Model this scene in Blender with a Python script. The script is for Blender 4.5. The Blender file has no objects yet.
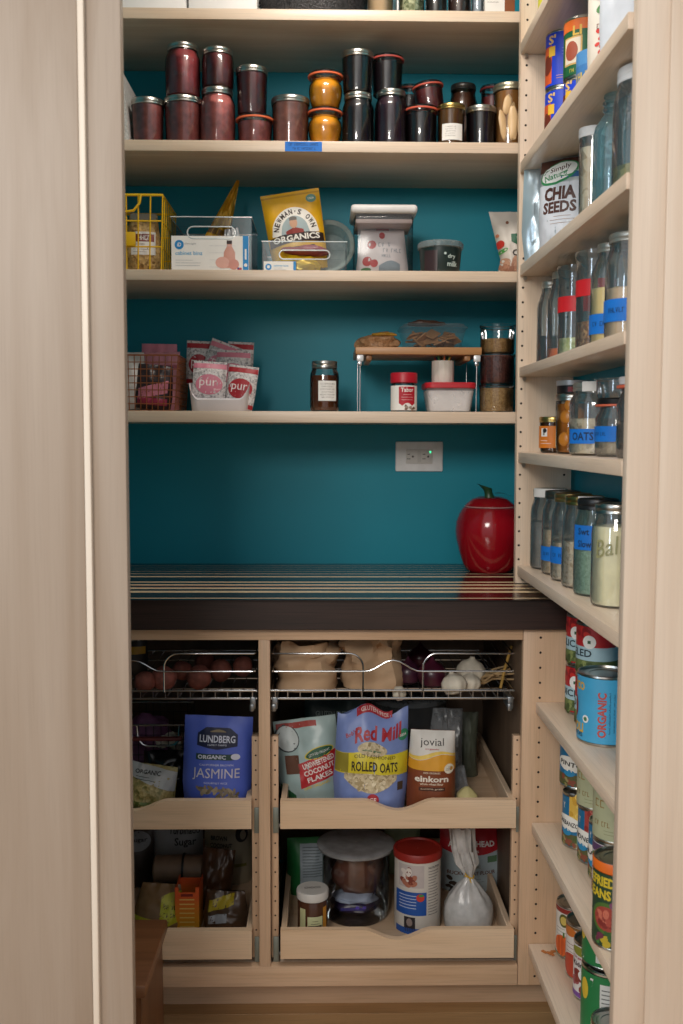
import bpy, bmesh, math, random
from mathutils import Vector, Matrix, noise

PI = math.pi
R = math.radians
SC = bpy.context.scene
COL = SC.collection

# ---------------------------------------------------------------- camera model
F, CX, CY = 996.0, 341.5, 512.0
cd = Vector((-17, -75.5, F)).normalized()
cv = Vector((-40, 13226, 996.0)); cv = (cv - cd * cv.dot(cd)).normalized()
cr = cv.cross(cd)
EYE = Vector((0, 0, 1.247))

def ray(px, py):
    c = Vector(((px - CX) / F, (py - CY) / F, 1.0))
    return Vector((c.dot(cr), c.dot(cd), -c.dot(cv)))
def at(px, py, Y):
    w = ray(px, py); return EYE + w * (Y / w.y)
def atz(px, py, z):
    w = ray(px, py); return EYE + w * ((z - EYE.z) / w.z)
def zat(px, py, Y): return at(px, py, Y).z
def xat(px, py, Y): return at(px, py, Y).x

# ---------------------------------------------------------------- materials
def lin(h):
    if not isinstance(h, str): return tuple(h)
    h = h.lstrip('#')
    o = []
    for i in (0, 2, 4):
        c = int(h[i:i + 2], 16) / 255
        o.append(c / 12.92 if c <= .04045 else ((c + .055) / 1.055) ** 2.4)
    return tuple(o)

MC = {}
def nodes(name):
    m = bpy.data.materials.new(name); m.use_nodes = True
    n = m.node_tree.nodes; l = m.node_tree.links
    b = n['Principled BSDF']
    return m, n, l, b

def plain(c, rough=.5, metal=0, spec=.5, var=.06, scale=30, emit=0, bump=0):
    key = ('p', c, rough, metal, spec, var, scale, emit, bump)
    if key in MC: return MC[key]
    m, n, l, b = nodes('paint_' + str(c).strip('#'))
    rgb = lin(c)
    tc = n.new('ShaderNodeTexCoord'); nz = n.new('ShaderNodeTexNoise'); nz.inputs['Scale'].default_value = scale
    l.new(tc.outputs['Object'], nz.inputs['Vector'])
    rp = n.new('ShaderNodeValToRGB')
    rp.color_ramp.elements[0].position = .3; rp.color_ramp.elements[1].position = .7
    rp.color_ramp.elements[0].color = tuple(x * (1 - var) for x in rgb) + (1,)
    rp.color_ramp.elements[1].color = tuple(min(1, x * (1 + var)) for x in rgb) + (1,)
    l.new(nz.outputs['Fac'], rp.inputs['Fac']); l.new(rp.outputs['Color'], b.inputs['Base Color'])
    b.inputs['Roughness'].default_value = rough; b.inputs['Metallic'].default_value = metal
    b.inputs['Specular IOR Level'].default_value = spec
    if emit:
        b.inputs['Emission Color'].default_value = rgb + (1,); b.inputs['Emission Strength'].default_value = emit
    if bump:
        bp = n.new('ShaderNodeBump'); bp.inputs['Strength'].default_value = bump; bp.inputs['Distance'].default_value = .002
        l.new(nz.outputs['Fac'], bp.inputs['Height']); l.new(bp.outputs['Normal'], b.inputs['Normal'])
    MC[key] = m; return m

def speckle(c1, c2, scale=250, rough=.7, c3=None):
    key = ('s', c1, c2, scale, rough, c3)
    if key in MC: return MC[key]
    m, n, l, b = nodes('grains_' + str(c1).strip('#'))
    tc = n.new('ShaderNodeTexCoord'); vo = n.new('ShaderNodeTexVoronoi'); vo.inputs['Scale'].default_value = scale
    l.new(tc.outputs['Object'], vo.inputs['Vector'])
    rp = n.new('ShaderNodeValToRGB'); rp.color_ramp.interpolation = 'LINEAR'
    rp.color_ramp.elements[0].color = lin(c1) + (1,); rp.color_ramp.elements[1].color = lin(c2) + (1,)
    if c3:
        e = rp.color_ramp.elements.new(.5); e.color = lin(c3) + (1,)
    sx = n.new('ShaderNodeSeparateColor'); l.new(vo.outputs['Color'], sx.inputs['Color'])
    l.new(sx.outputs['Red'], rp.inputs['Fac']); l.new(rp.outputs['Color'], b.inputs['Base Color'])
    bp = n.new('ShaderNodeBump'); bp.inputs['Strength'].default_value = .6; bp.inputs['Distance'].default_value = .002
    l.new(vo.outputs['Distance'], bp.inputs['Height']); l.new(bp.outputs['Normal'], b.inputs['Normal'])
    b.inputs['Roughness'].default_value = rough
    MC[key] = m; return m

def wood(axis='x', c='#dcc2a6', d='#c7a886', rough=.38, pore=.5, key2='', big=1.0, dist=.8):
    key = ('w', axis, c, d, rough, pore, big, dist)
    if key in MC: return MC[key]
    m, n, l, b = nodes('wood_' + axis + key2)
    tc = n.new('ShaderNodeTexCoord'); mp = n.new('ShaderNodeMapping')
    s = {'x': (1.2, 14, 14), 'y': (14, 1.2, 14), 'z': (14, 14, 1.2)}[axis]
    mp.inputs['Scale'].default_value = tuple(v * big for v in s)
    l.new(tc.outputs['Object'], mp.inputs['Vector'])
    n1 = n.new('ShaderNodeTexNoise'); n1.inputs['Scale'].default_value = 1.0; n1.inputs['Detail'].default_value = 5; n1.inputs['Distortion'].default_value = dist
    l.new(mp.outputs['Vector'], n1.inputs['Vector'])
    mp2 = n.new('ShaderNodeMapping'); s2 = {'x': (8, 420, 420), 'y': (420, 8, 420), 'z': (420, 420, 8)}[axis]
    mp2.inputs['Scale'].default_value = s2; l.new(tc.outputs['Object'], mp2.inputs['Vector'])
    n2 = n.new('ShaderNodeTexNoise'); n2.inputs['Scale'].default_value = 1.0; n2.inputs['Detail'].default_value = 2
    l.new(mp2.outputs['Vector'], n2.inputs['Vector'])
    rp = n.new('ShaderNodeValToRGB')
    rp.color_ramp.elements[0].position = .3; rp.color_ramp.elements[0].color = lin(d) + (1,)
    rp.color_ramp.elements[1].position = .62; rp.color_ramp.elements[1].color = lin(c) + (1,)
    l.new(n1.outputs['Fac'], rp.inputs['Fac'])
    r2 = n.new('ShaderNodeValToRGB')
    r2.color_ramp.elements[0].position = .32; r2.color_ramp.elements[0].color = (1 - .35 * pore,) * 3 + (1,)
    r2.color_ramp.elements[1].position = .5; r2.color_ramp.elements[1].color = (1, 1, 1, 1)
    l.new(n2.outputs['Fac'], r2.inputs['Fac'])
    mx = n.new('ShaderNodeMix'); mx.data_type = 'RGBA'; mx.blend_type = 'MULTIPLY'; mx.inputs[0].default_value = 1
    l.new(rp.outputs['Color'], mx.inputs[6]); l.new(r2.outputs['Color'], mx.inputs[7])
    l.new(mx.outputs[2], b.inputs['Base Color'])
    b.inputs['Roughness'].default_value = rough
    MC[key] = m; return m

def maple(axis): return wood(axis, '#e2cfba', '#d2baa0', .36, .3)
def birch(axis): return wood(axis, '#d6bb9e', '#bd9d7c', .42, .5)

def glass(tint='#eef4f4', edge='#8a9a9a', gloss=.04, key2='', fres=.9, scatter=0, scatterc='#c9d0d0', rough=.06):
    key = ('g', tint, edge, gloss, fres, scatter, scatterc, rough)
    if key in MC: return MC[key]
    m, n, l, b = nodes('clear_glass' + key2); n.remove(b)
    out = n['Material Output']
    lw = n.new('ShaderNodeLayerWeight'); lw.inputs['Blend'].default_value = .35
    rp = n.new('ShaderNodeValToRGB')
    rp.color_ramp.elements[0].position = .25; rp.color_ramp.elements[0].color = lin(tint) + (1,)
    rp.color_ramp.elements[1].position = .95; rp.color_ramp.elements[1].color = lin(edge) + (1,)
    l.new(lw.outputs['Facing'], rp.inputs['Fac'])
    tr = n.new('ShaderNodeBsdfTransparent'); l.new(rp.outputs['Color'], tr.inputs['Color'])
    gl = n.new('ShaderNodeBsdfGlossy'); gl.inputs['Roughness'].default_value = rough
    fr = n.new('ShaderNodeFresnel'); fr.inputs['IOR'].default_value = 1.5
    ad = n.new('ShaderNodeMath'); ad.operation = 'MULTIPLY_ADD'; ad.inputs[1].default_value = fres; ad.inputs[2].default_value = gloss
    l.new(fr.outputs['Fac'], ad.inputs[0])
    mx = n.new('ShaderNodeMixShader')
    l.new(ad.outputs[0], mx.inputs['Fac']); l.new(tr.outputs[0], mx.inputs[1]); l.new(gl.outputs[0], mx.inputs[2])
    res = mx
    if scatter:  # diffuse part stands in for light scattered inside the glass
        df = n.new('ShaderNodeBsdfDiffuse'); df.inputs['Color'].default_value = lin(scatterc) + (1,)
        res = n.new('ShaderNodeMixShader'); res.inputs['Fac'].default_value = scatter
        l.new(mx.outputs[0], res.inputs[1]); l.new(df.outputs[0], res.inputs[2])
    l.new(res.outputs[0], out.inputs['Surface'])
    MC[key] = m; return m

def film(tint='#e8eaec', fog=.18, fogc='#c8ccd0'):
    """thin translucent plastic: mostly clear with a milky part"""
    key = ('f', tint, fog, fogc)
    if key in MC: return MC[key]
    m, n, l, b = nodes('clear_plastic'); out = n['Material Output']
    tr = n.new('ShaderNodeBsdfTransparent'); tr.inputs['Color'].default_value = lin(tint) + (1,)
    b.inputs['Base Color'].default_value = lin(fogc) + (1,); b.inputs['Roughness'].default_value = .22
    nz = n.new('ShaderNodeTexNoise'); nz.inputs['Scale'].default_value = 40
    tc = n.new('ShaderNodeTexCoord'); l.new(tc.outputs['Object'], nz.inputs['Vector'])
    mr = n.new('ShaderNodeMapRange'); mr.inputs['To Min'].default_value = fog * .5; mr.inputs['To Max'].default_value = min(1, fog * 1.5)
    l.new(nz.outputs['Fac'], mr.inputs['Value'])
    mx = n.new('ShaderNodeMixShader'); l.new(mr.outputs['Result'], mx.inputs['Fac'])
    l.new(tr.outputs[0], mx.inputs[1]); l.new(b.outputs[0], mx.inputs[2]); l.new(mx.outputs[0], out.inputs['Surface'])
    MC[key] = m; return m

SILVER = plain('#b9b7b0', .28, 1, var=.04)
GOLD = plain('#b39a5e', .3, 1)
CHROME = plain('#b9babb', .24, 1, var=.02)
WHITE = plain('#e6e4e0', .5)
PAPER = plain('#e9e7e2', .7, var=.03)
BLACK = plain('#141313', .5)
INK = plain('#1d1b1b', .7)
TAPE = plain('#0d70cc', .6, var=.08)
GLASS = glass('#f8fafa', '#ccd2d0', .03)
GLASSC = glass('#fafcfc', '#d2dada', .05)
GLASSH = glass('#fdfefe', '#dfe6e6', .11, scatter=.05, scatterc='#e2e8ea')
GLASSB = glass('#d2f0f5', '#8fd0dd', .13, scatter=.13, scatterc='#b4e6f2')
GLASSG = glass('#cfe2dc', '#93b5b0', .05, scatter=.10, scatterc='#a9c4bd')

# ---------------------------------------------------------------- mesh builder
class MB:
    def __init__(s):
        s.v = []; s.f = []; s.m = []; s.mats = []
    def mi(s, mat):
        if mat not in s.mats: s.mats.append(mat)
        return s.mats.index(mat)
    def add(s, vs, fs, mat, xf=None):
        o = len(s.v); k = s.mi(mat)
        s.v += [tuple(xf @ Vector(p)) if xf else tuple(p) for p in vs]
        for f in fs:
            s.f.append(tuple(i + o for i in f)); s.m.append(k)
        return s
    def box(s, x0, x1, y0, y1, z0, z1, mat, bev=0, xf=None, seg=2):
        bm = bmesh.new()
        bmesh.ops.create_cube(bm, size=1)
        for v in bm.verts:
            v.co = Vector(((x0 + x1) / 2 + v.co.x * (x1 - x0), (y0 + y1) / 2 + v.co.y * (y1 - y0), (z0 + z1) / 2 + v.co.z * (z1 - z0)))
        if bev:
            bmesh.ops.bevel(bm, geom=bm.edges[:], offset=bev, segments=seg, affect='EDGES', profile=.5)
        bm.verts.index_update()
        s.add([v.co[:] for v in bm.verts], [[v.index for v in f.verts] for f in bm.faces], mat, xf)
        bm.free(); return s
    def lathe(s, prof, mat, n=32, c=(0, 0, 0), xf=None, cap0=False, cap1=False, wob=None):
        vs = []; fs = []
        k = len(prof)
        for j in range(n):
            a = 2 * PI * j / n
            for (r, z) in prof:
                rr = r * (wob(a, z) if wob else 1)
                vs.append((c[0] + rr * math.sin(a), c[1] - rr * math.cos(a), c[2] + z))
        for j in range(n):
            j2 = (j + 1) % n
            for i in range(k - 1):
                fs.append((j * k + i, j2 * k + i, j2 * k + i + 1, j * k + i + 1))
        if cap0: fs.append(tuple((j * k) for j in reversed(range(n))))
        if cap1: fs.append(tuple((j * k + k - 1) for j in range(n)))
        return s.add(vs, fs, mat, xf)
    def tube(s, pts, r, mat, n=8, closed=False, xf=None):
        P = [Vector(p) for p in pts]; m = len(P); vs = []; fs = []
        up = None
        for i in range(m):
            a = P[(i - 1) % m] if (closed or i > 0) else P[i]
            b = P[(i + 1) % m] if (closed or i < m - 1) else P[i]
            t = (b - a).normalized()
            if up is None:
                up = Vector((0, 0, 1)) if abs(t.z) < .9 else Vector((1, 0, 0))
            u = (up - t * up.dot(t))
            u = u.normalized() if u.length > 1e-6 else t.orthogonal().normalized()
            w = t.cross(u); up = u
            for k in range(n):
                g = 2 * PI * k / n
                vs.append(P[i] + (u * math.cos(g) + w * math.sin(g)) * r)
        for i in range(m if closed else m - 1):
            i2 = (i + 1) % m
            for k in range(n):
                k2 = (k + 1) % n
                fs.append((i * n + k, i * n + k2, i2 * n + k2, i2 * n + k))
        if not closed:
            fs.append(tuple(reversed(range(n)))); fs.append(tuple((m - 1) * n + k for k in range(n)))
        return s.add(vs, fs, mat, xf)
    def grid(s, fn, nu, nv, mat, u0=0, u1=1, v0=0, v1=1, xf=None, flip=False):
        vs = [fn(u0 + (u1 - u0) * i / nu, v0 + (v1 - v0) * j / nv) for j in range(nv + 1) for i in range(nu + 1)]
        fs = []
        for j in range(nv):
            for i in range(nu):
                a = j * (nu + 1) + i
                q = (a, a + 1, a + nu + 2, a + nu + 1)
                fs.append(tuple(reversed(q)) if flip else q)
        return s.add(vs, fs, mat, xf)
    def prism(s, poly, y0, y1, mat, xf=None):
        """polygon in XZ extruded along Y"""
        n = len(poly)
        vs = [(x, y0, z) for x, z in poly] + [(x, y1, z) for x, z in poly]
        fs = [tuple(range(n)), tuple(reversed(range(n, 2 * n)))]
        for i in range(n):
            j = (i + 1) % n
            fs.append((i, n + i, n + j, j))
        return s.add(vs, fs, mat, xf)
    def blob(s, rx, ry, rz, mat, c=(0, 0, 0), amp=.12, fr=2.0, seed=0, n=24, m=16, flat=0, xf=None):
        vs = []; fs = []
        for j in range(m + 1):
            th = PI * j / m
            for i in range(n):
                ph = 2 * PI * i / n
                d = Vector((math.sin(th) * math.cos(ph), math.sin(th) * math.sin(ph), -math.cos(th)))
                k = 1 + amp * noise.noise(d * fr + Vector((seed * 7.3, seed * 3.1, seed)))
                z = d.z * rz * k
                if flat and z < -rz * flat: z = -rz * flat
                vs.append((c[0] + d.x * rx * k, c[1] + d.y * ry * k, c[2] + z))
        for j in range(m):
            for i in range(n):
                i2 = (i + 1) % n
                fs.append((j * n + i, j * n + i2, (j + 1) * n + i2, (j + 1) * n + i))
        return s.add(vs, fs, mat, xf)
    def mesh(s, name, sharp=38):
        me = bpy.data.meshes.new(name)
        me.from_pydata(s.v, [], s.f)
        for m in s.mats: me.materials.append(m)
        me.polygons.foreach_set('material_index', s.m)
        bm = bmesh.new(); bm.from_mesh(me)
        bmesh.ops.remove_doubles(bm, verts=bm.verts, dist=1e-6)
        bm.to_mesh(me); bm.free()
        me.polygons.foreach_set('use_smooth', [True] * len(me.polygons))
        me.set_sharp_from_angle(angle=R(sharp))
        me.update(); return me
    def obj(s, name, parent=None, loc=(0, 0, 0), rot=(0, 0, 0), label=None, sharp=38):
        o = bpy.data.objects.new(name, s.mesh(name, sharp)); COL.objects.link(o)
        o.location = loc; o.rotation_euler = rot
        if parent: o.parent = parent
        if label: o['label'] = label
        return o

def tag(o, label, cat, group=None):
    o['label'] = label; o['category'] = cat
    if group: o['group'] = group
    return o
def empty(name, label, cat, loc, rot=(0, 0, 0), group=None):
    o = bpy.data.objects.new(name, None); COL.objects.link(o)
    o.empty_display_size = .02
    o.location = loc; o.rotation_euler = rot
    return tag(o, label, cat, group)
def struct(o):
    o['kind'] = 'structure'; return o
def clone(o, loc, rot, label, group=None):
    """copy of a thing with copies of its parts and sub-parts"""
    c = o.copy(); COL.objects.link(c); c.location = loc; c.rotation_euler = rot; c['label'] = label
    if group: c['group'] = group
    for ch in list(o.children):
        k = ch.copy(); COL.objects.link(k); k.parent = c
        for g in list(ch.children):
            q = g.copy(); COL.objects.link(q); q.parent = k
    return c

# ---------------------------------------------------------------- printing on surfaces
class Flat:           # front plane, u along x, v along z, facing -y
    def __init__(s, y=0): s.y = y
    def P(s, u, v): return Vector((u, s.y, v))
    def N(s, u, v): return Vector((0, -1, 0))
class Top:            # horizontal face looking up
    def __init__(s, z): s.z = z
    def P(s, u, v): return Vector((u, v, s.z))
    def N(s, u, v): return Vector((0, 0, 1))
class Side:           # plane facing -x; u runs toward -y direction reversed so text reads properly
    def __init__(s, x): s.x = x
    def P(s, u, v): return Vector((s.x, -u, v))
    def N(s, u, v): return Vector((-1, 0, 0))
class Cyl:
    def __init__(s, r): s.r = r
    def P(s, u, v): return Vector((s.r * math.sin(u / s.r), -s.r * math.cos(u / s.r), v))
    def N(s, u, v): return Vector((math.sin(u / s.r), -math.cos(u / s.r), 0))
class Bag:            # front of a pouch
    def __init__(s, fn): s.fn = fn
    def P(s, u, v): return s.fn(u, v)
    def N(s, u, v):
        e = .004
        a = s.fn(u + e, v) - s.fn(u - e, v); b = s.fn(u, v + e) - s.fn(u, v - e)
        n = a.cross(b)
        return n.normalized() if n.length > 1e-9 else Vector((0, -1, 0))

OFF = .00045
def put(mb, S, uv, fs, mat, lay):
    mb.add([S.P(u, v) + S.N(u, v) * (OFF * lay) for u, v in uv], fs, mat)
def band(mb, S, u0, u1, lo, hi, mat, lay=1, nu=None, nv=None):
    lo_ = lo if callable(lo) else (lambda u: lo); hi_ = hi if callable(hi) else (lambda u: hi)
    um = (u0 + u1) / 2
    if nu is None: nu = max(1, min(40, int(abs(u1 - u0) / .004)))
    if nv is None: nv = max(1, min(40, int(abs(hi_(um) - lo_(um)) / .005)))
    if isinstance(S, (Flat, Top, Side)): nv = 1
    uv = []
    for j in range(nv + 1):
        for i in range(nu + 1):
            u = u0 + (u1 - u0) * i / nu
            uv.append((u, lo_(u) + (hi_(u) - lo_(u)) * j / nv))
    fs = [(j * (nu + 1) + i, j * (nu + 1) + i + 1, (j + 1) * (nu + 1) + i + 1, (j + 1) * (nu + 1) + i) for j in range(nv) for i in range(nu)]
    put(mb, S, uv, fs, mat, lay)
def rect(mb, S, uc, vc, w, h, mat, lay=1): band(mb, S, uc - w / 2, uc + w / 2, vc - h / 2, vc + h / 2, mat, lay)
def ell(mb, S, uc, vc, ru, rv, mat, lay=1, rot=0, n=None):
    rings = max(1, min(4, int(max(ru, rv) / .006))); n = n or (22 if max(ru, rv) > .006 else 10)
    uv = [(uc, vc)]; fs = []
    c, s_ = math.cos(rot), math.sin(rot)
    for k in range(1, rings + 1):
        for i in range(n):
            a = 2 * PI * i / n; x = ru * k / rings * math.cos(a); y = rv * k / rings * math.sin(a)
            uv.append((uc + x * c - y * s_, vc + x * s_ + y * c))
    for i in range(n): fs.append((0, 1 + i, 1 + (i + 1) % n))
    for k in range(rings - 1):
        for i in range(n):
            a = 1 + k * n + i; b = 1 + k * n + (i + 1) % n
            fs.append((a, a + n, b + n, b))
    put(mb, S, uv, fs, mat, lay)
def poly(mb, S, pts, mat, lay=1):
    put(mb, S, pts, [tuple(range(len(pts)))], mat, lay)
TXT = {}
def glyphs(txt, bold, step):
    key = (txt, bold, round(step[0], 3), round(step[1], 3))
    if key in TXT: return TXT[key]
    cu = bpy.data.curves.new('lettering', 'FONT'); cu.body = txt; cu.resolution_u = 2; cu.offset = bold
    cu.align_x = 'CENTER'; cu.space_line = .85
    o = bpy.data.objects.new('lettering', cu); COL.objects.link(o)
    dg = bpy.context.evaluated_depsgraph_get(); me = bpy.data.meshes.new_from_object(o.evaluated_get(dg))
    bm = bmesh.new(); bm.from_mesh(me)
    bmesh.ops.remove_doubles(bm, verts=bm.verts, dist=1e-4)
    xs = [v.co.x for v in bm.verts]; ys = [v.co.y for v in bm.verts]
    x0, x1, y0, y1 = min(xs), max(xs), min(ys), max(ys)
    for v in bm.verts: v.co = Vector(((v.co.x - x0) / (x1 - x0) - .5, (v.co.y - y0) / (y1 - y0) - .5, 0))
    for ax, st in ((0, step[0]), (1, step[1])):
        k = int(1 / st)
        for i in range(1, k + 1):
            p = -.5 + i / (k + 1)
            co = Vector((p, 0, 0)) if ax == 0 else Vector((0, p, 0)); no = Vector((1, 0, 0)) if ax == 0 else Vector((0, 1, 0))
            bmesh.ops.bisect_plane(bm, geom=bm.verts[:] + bm.edges[:] + bm.faces[:], plane_co=co, plane_no=no)
    bm.verts.index_update()
    # all faces must face up
    fs = []
    for f in bm.faces:
        f.normal_update(); q = [v.index for v in f.verts]
        fs.append(q if f.normal.z > 0 else q[::-1])
    res = ([(v.co.x, v.co.y) for v in bm.verts], fs)
    bm.free(); bpy.data.objects.remove(o); bpy.data.curves.remove(cu); bpy.data.meshes.remove(me)
    TXT[key] = res; return res
def text(mb, S, txt, uc, vc, w, h, mat, lay=2, bold=.02, rot=0, arch=0, slant=0):
    flat = isinstance(S, (Flat, Top, Side))
    st = (1.1, 1.1) if flat and not arch else (max(.04, .006 / w), max(.12, .008 / h))
    pts, fs = glyphs(txt, bold, st)
    c, s_ = math.cos(rot), math.sin(rot); uv = []
    for x, y in pts:
        X, Y = x * w + slant * y * h, y * h + arch * (.25 - x * x) * 4 * h
        uv.append((uc + X * c - Y * s_, vc + X * s_ + Y * c))
    put(mb, S, uv, fs, mat, lay)
def lines(mb, S, uc, vtop, w, n, pitch, mat, lay=2, th=.0009, seed=1, left=True):
    rg = random.Random(seed)
    for i in range(n):
        ww = w * (.6 + .4 * rg.random()); u = uc - w / 2 + ww / 2 if left else uc
        rect(mb, S, u, vtop - i * pitch, ww, th, mat, lay)
def dots(mb, S, uc, vc, ru, rv, n, size, mats, seed=1, lay=2, asp=.7):
    rg = random.Random(seed)
    for i in range(n):
        a = rg.random() * 2 * PI; q = rg.random() ** .5
        sz = size * (.7 + .6 * rg.random())
        ell(mb, S, uc + ru * q * math.cos(a), vc + rv * q * math.sin(a), sz, sz * asp, mats[i % len(mats)], lay + .12 * (i % 5), rot=rg.random() * 3, n=9)
def scribble(mb, S, uc, vc, w, h, mat, lay=2, seed=1):
    """a line of hand lettering too small to read: pen strokes"""
    rg = random.Random(seed); n = int(w / (h * .62)); x = uc - w / 2
    for i in range(n):
        x0 = x + w * i / n; k = rg.choice('lcxvr'); t = h * .13; ww = w / n * .72
        if rg.random() < .12: continue
        if k in 'lxr': rect(mb, S, x0 + t / 2, vc, t, h, mat, lay)
        if k in 'cr': rect(mb, S, x0 + ww / 2, vc + h * .42, ww, t, mat, lay)
        if k in 'cl': rect(mb, S, x0 + ww / 2, vc - h * .42, ww, t, mat, lay)
        if k == 'c': rect(mb, S, x0 + t / 2, vc, t, h, mat, lay)
        if k == 'x': rect(mb, S, x0 + ww / 2, vc, ww, t, mat, lay); rect(mb, S, x0 + ww, vc, t, h, mat, lay)
        if k == 'v': poly(mb, S, [(x0, vc + h / 2), (x0 + ww / 2 - t / 2, vc - h / 2), (x0 + ww / 2 + t / 2, vc - h / 2), (x0 + ww, vc + h / 2), (x0 + ww - t, vc + h / 2), (x0 + ww / 2, vc - h * .2), (x0 + t, vc + h / 2)], mat, lay)

# ---------------------------------------------------------------- pouches
def pouch(w, h, d, mat, seed=0, wr=.003, botw=.93, topw=1.0, midw=1.0, tp=2.2, lean=0, nu=18, nv=26, base=.7, topz=None, mat2=None):
    """stand-up pouch: bellied body, pinched flat at the top seam"""
    def half(v):
        s = max(0, min(1, v / h))
        if s < .3: q = botw + (midw - botw) * (s / .3)
        else: q = midw + (topw - midw) * ((s - .3) / .7)
        return w / 2 * q
    def surf(t, v, side):
        s = max(0, min(1, v / h))
        th = d / 2 * (max(0, 1 - abs(t) ** 2.4) ** .6) * (min(1, base + 1.8 * s) * max(0, 1 - s ** tp) + .03)
        k = wr * (noise.noise(Vector((t * 2.3 + seed * 5.1, v / h * 4.1, side * 3.3 + seed))) + .6 * noise.noise(Vector((t * 6 + seed, v / h * 9, side * 2.0))))
        k *= (1 - abs(t) ** 6) * min(1, s * 5 + .2)
        tz = (topz(t) * s ** 3) if topz else 0
        return Vector((t * half(v), -side * th + k - lean * s * s, v + tz))
    mb = MB(); loops = []
    ring = [(-1 + 2 * i / nu, 1) for i in range(nu)] + [(1 - 2 * i / nu, -1) for i in range(nu)]
    n = len(ring)
    vs = [surf(t, h * j / nv, sd) for j in range(nv + 1) for t, sd in ring]
    fs = [(j * n + i, j * n + (i + 1) % n, (j + 1) * n + (i + 1) % n, (j + 1) * n + i) for j in range(nv) for i in range(n)]
    fs += [tuple(reversed(range(n))), tuple(nv * n + i for i in range(n))]
    mb.add(vs, fs, mat)
    S = Bag(lambda u, v: surf(max(-1, min(1, u / half(v))), v, 1))
    S.half = half
    return mb, S

# ---------------------------------------------------------------- jars, cans
def shell(prof, k):            # shrink a profile
    return [(max(r - k, .001), z) for r, z in prof]
def mason_prof(r, h, sh=.72):
    rn = r * .84; hb = h * sh
    if h < r * 2.6: rn = r * .92; hb = h * .74
    return [(r * .6, 0), (r * .86, 0), (r * .97, .004), (r, .012), (r, hb), (r * .97, hb + (h - hb) * .22), (rn * 1.03, hb + (h - hb) * .5), (rn, hb + (h - hb) * .62), (rn, h)]
def straight_prof(r, h): return [(r * .6, 0), (r * .82, 0), (r * .92, .003), (r * .94, .01), (r, h * .8), (r, h)]
def tulip_prof(r, h):
    return [(r * .5, 0), (r * .72, 0), (r * .8, .005), (r * .93, h * .3), (r, h * .55), (r * .96, h * .74), (r * .8, h * .86), (r * .82, h * .9), (r * .95, h * .93), (r * .95, h)]
def weck_prof(r, h): return [(r * .6, 0), (r * .88, 0), (r * .95, .005), (r * .97, h * .5), (r, h * .85), (r * .98, h * .92), (r, h)]
def bottle_prof(r, h):
    return [(r * .6, 0), (r * .9, 0), (r, .01), (r, h * .70), (r * .94, h * .76), (r * .80, h * .83), (r * .69, h * .89), (r * .68, h)]
def flask_prof(r, h):
    k = [(r * .6, 0), (r * .9, 0), (r, .01), (r, h * .66), (r * .93, h * .73), (r * .70, h * .80), (r * .55, h * .84)]
    for t in (.86, .91): k += [(r * .52, h * t), (r * .62, h * (t + .012)), (r * .62, h * (t + .025)), (r * .52, h * (t + .035))]
    return k + [(r * .52, h * .97), (r * .57, h * .98), (r * .57, h)]
def canister_prof(r, h): return [(r * .6, 0), (r * .93, 0), (r * .97, .004), (r, .012), (r, h * .9), (r * 1.03, h * .93), (r * 1.08, h * .96), (r * 1.1, h)]
PROFS = dict(mason=mason_prof, straight=straight_prof, tulip=tulip_prof, weck=weck_prof, bottle=bottle_prof, flask=flask_prof, canister=canister_prof)

def rim_lid(r, h, mat, n=36):
    """screw band: ribbed rim, flat pressed top"""
    return MB().lathe([(r * .97, 0), (r, .0008), (r, h * .3), (r * .975, h * .38), (r, h * .46), (r, h * .8), (r * .97, h * .97), (r * .9, h), (r * .86, h * .93), (r * .4, h * .95), (0.0005, h * .95)], mat, n)
def in_prof(prof, fill, k=.0022):
    out = [(.0005, .003)]
    last = None
    for (r, z) in prof:
        z2 = max(z, .003)
        if z2 > fill:
            if last is not None:
                r0, z0 = last; t = (fill - z0) / max(1e-6, z2 - z0)
                out.append((r0 + (max(r - k, .001) - r0) * t, fill))
            break
        last = (max(r - k, .001), z2); out.append(last)
    else: fill = prof[-1][1] - .003; out.append((last[0], fill))
    out.append((.0005, fill + .0015))
    return out

def jar(name, label, cat, loc, r, h, kind='mason', content=None, fill=.8, lid=SILVER, lidh=.014, gl=None, group=None,
        rotz=0, rot=None, paper=None, tape=None, emboss=None, cname='jam', ring=None, glasslid=False, lidr=None, patch=None):
    root = empty(name, label, cat, loc, rot or (0, 0, rotz), group)
    gl = gl or GLASS
    prof = PROFS[kind](r, h)
    g = MB().lathe(prof, gl, 36, cap0=True)
    S = Cyl(r + .0005)
    if emboss: emboss(g, S)
    g.obj('glass_body', root)
    if content:
        MB().lathe(in_prof(prof, h * fill), content, 32).obj(cname, root)
    rt = prof[-1][0]
    if glasslid:
        lr = rt * 1.06
        MB().lathe([(rt * .8, h - .004), (rt * .8, h + .002), (lr, h + .002), (lr, h + .007), (lr * .9, h + .010), (.001, h + .010)], gl, 32).obj('glass_lid', root)
        MB().lathe([(rt, h - .0005), (rt * 1.1, h), (rt * 1.1, h + .0035), (rt, h + .004)], ring, 32).obj('rubber_ring', root)
    elif lid:
        lr = lidr or rt * 1.045
        o = rim_lid(lr, lidh, lid).obj('lid', root, (0, 0, h - lidh * .75))
        if patch:
            m = MB(); patch(m, Cyl(lr + .0006), lidh); q = m.obj('tape_label', o)
    if paper:
        m = MB(); paper(m, Cyl(r + .0009)); m.obj('paper_label', root)
    if tape:
        m = MB(); tape(m, Cyl(r + .0009)); m.obj('tape_label', root)
    return root

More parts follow.
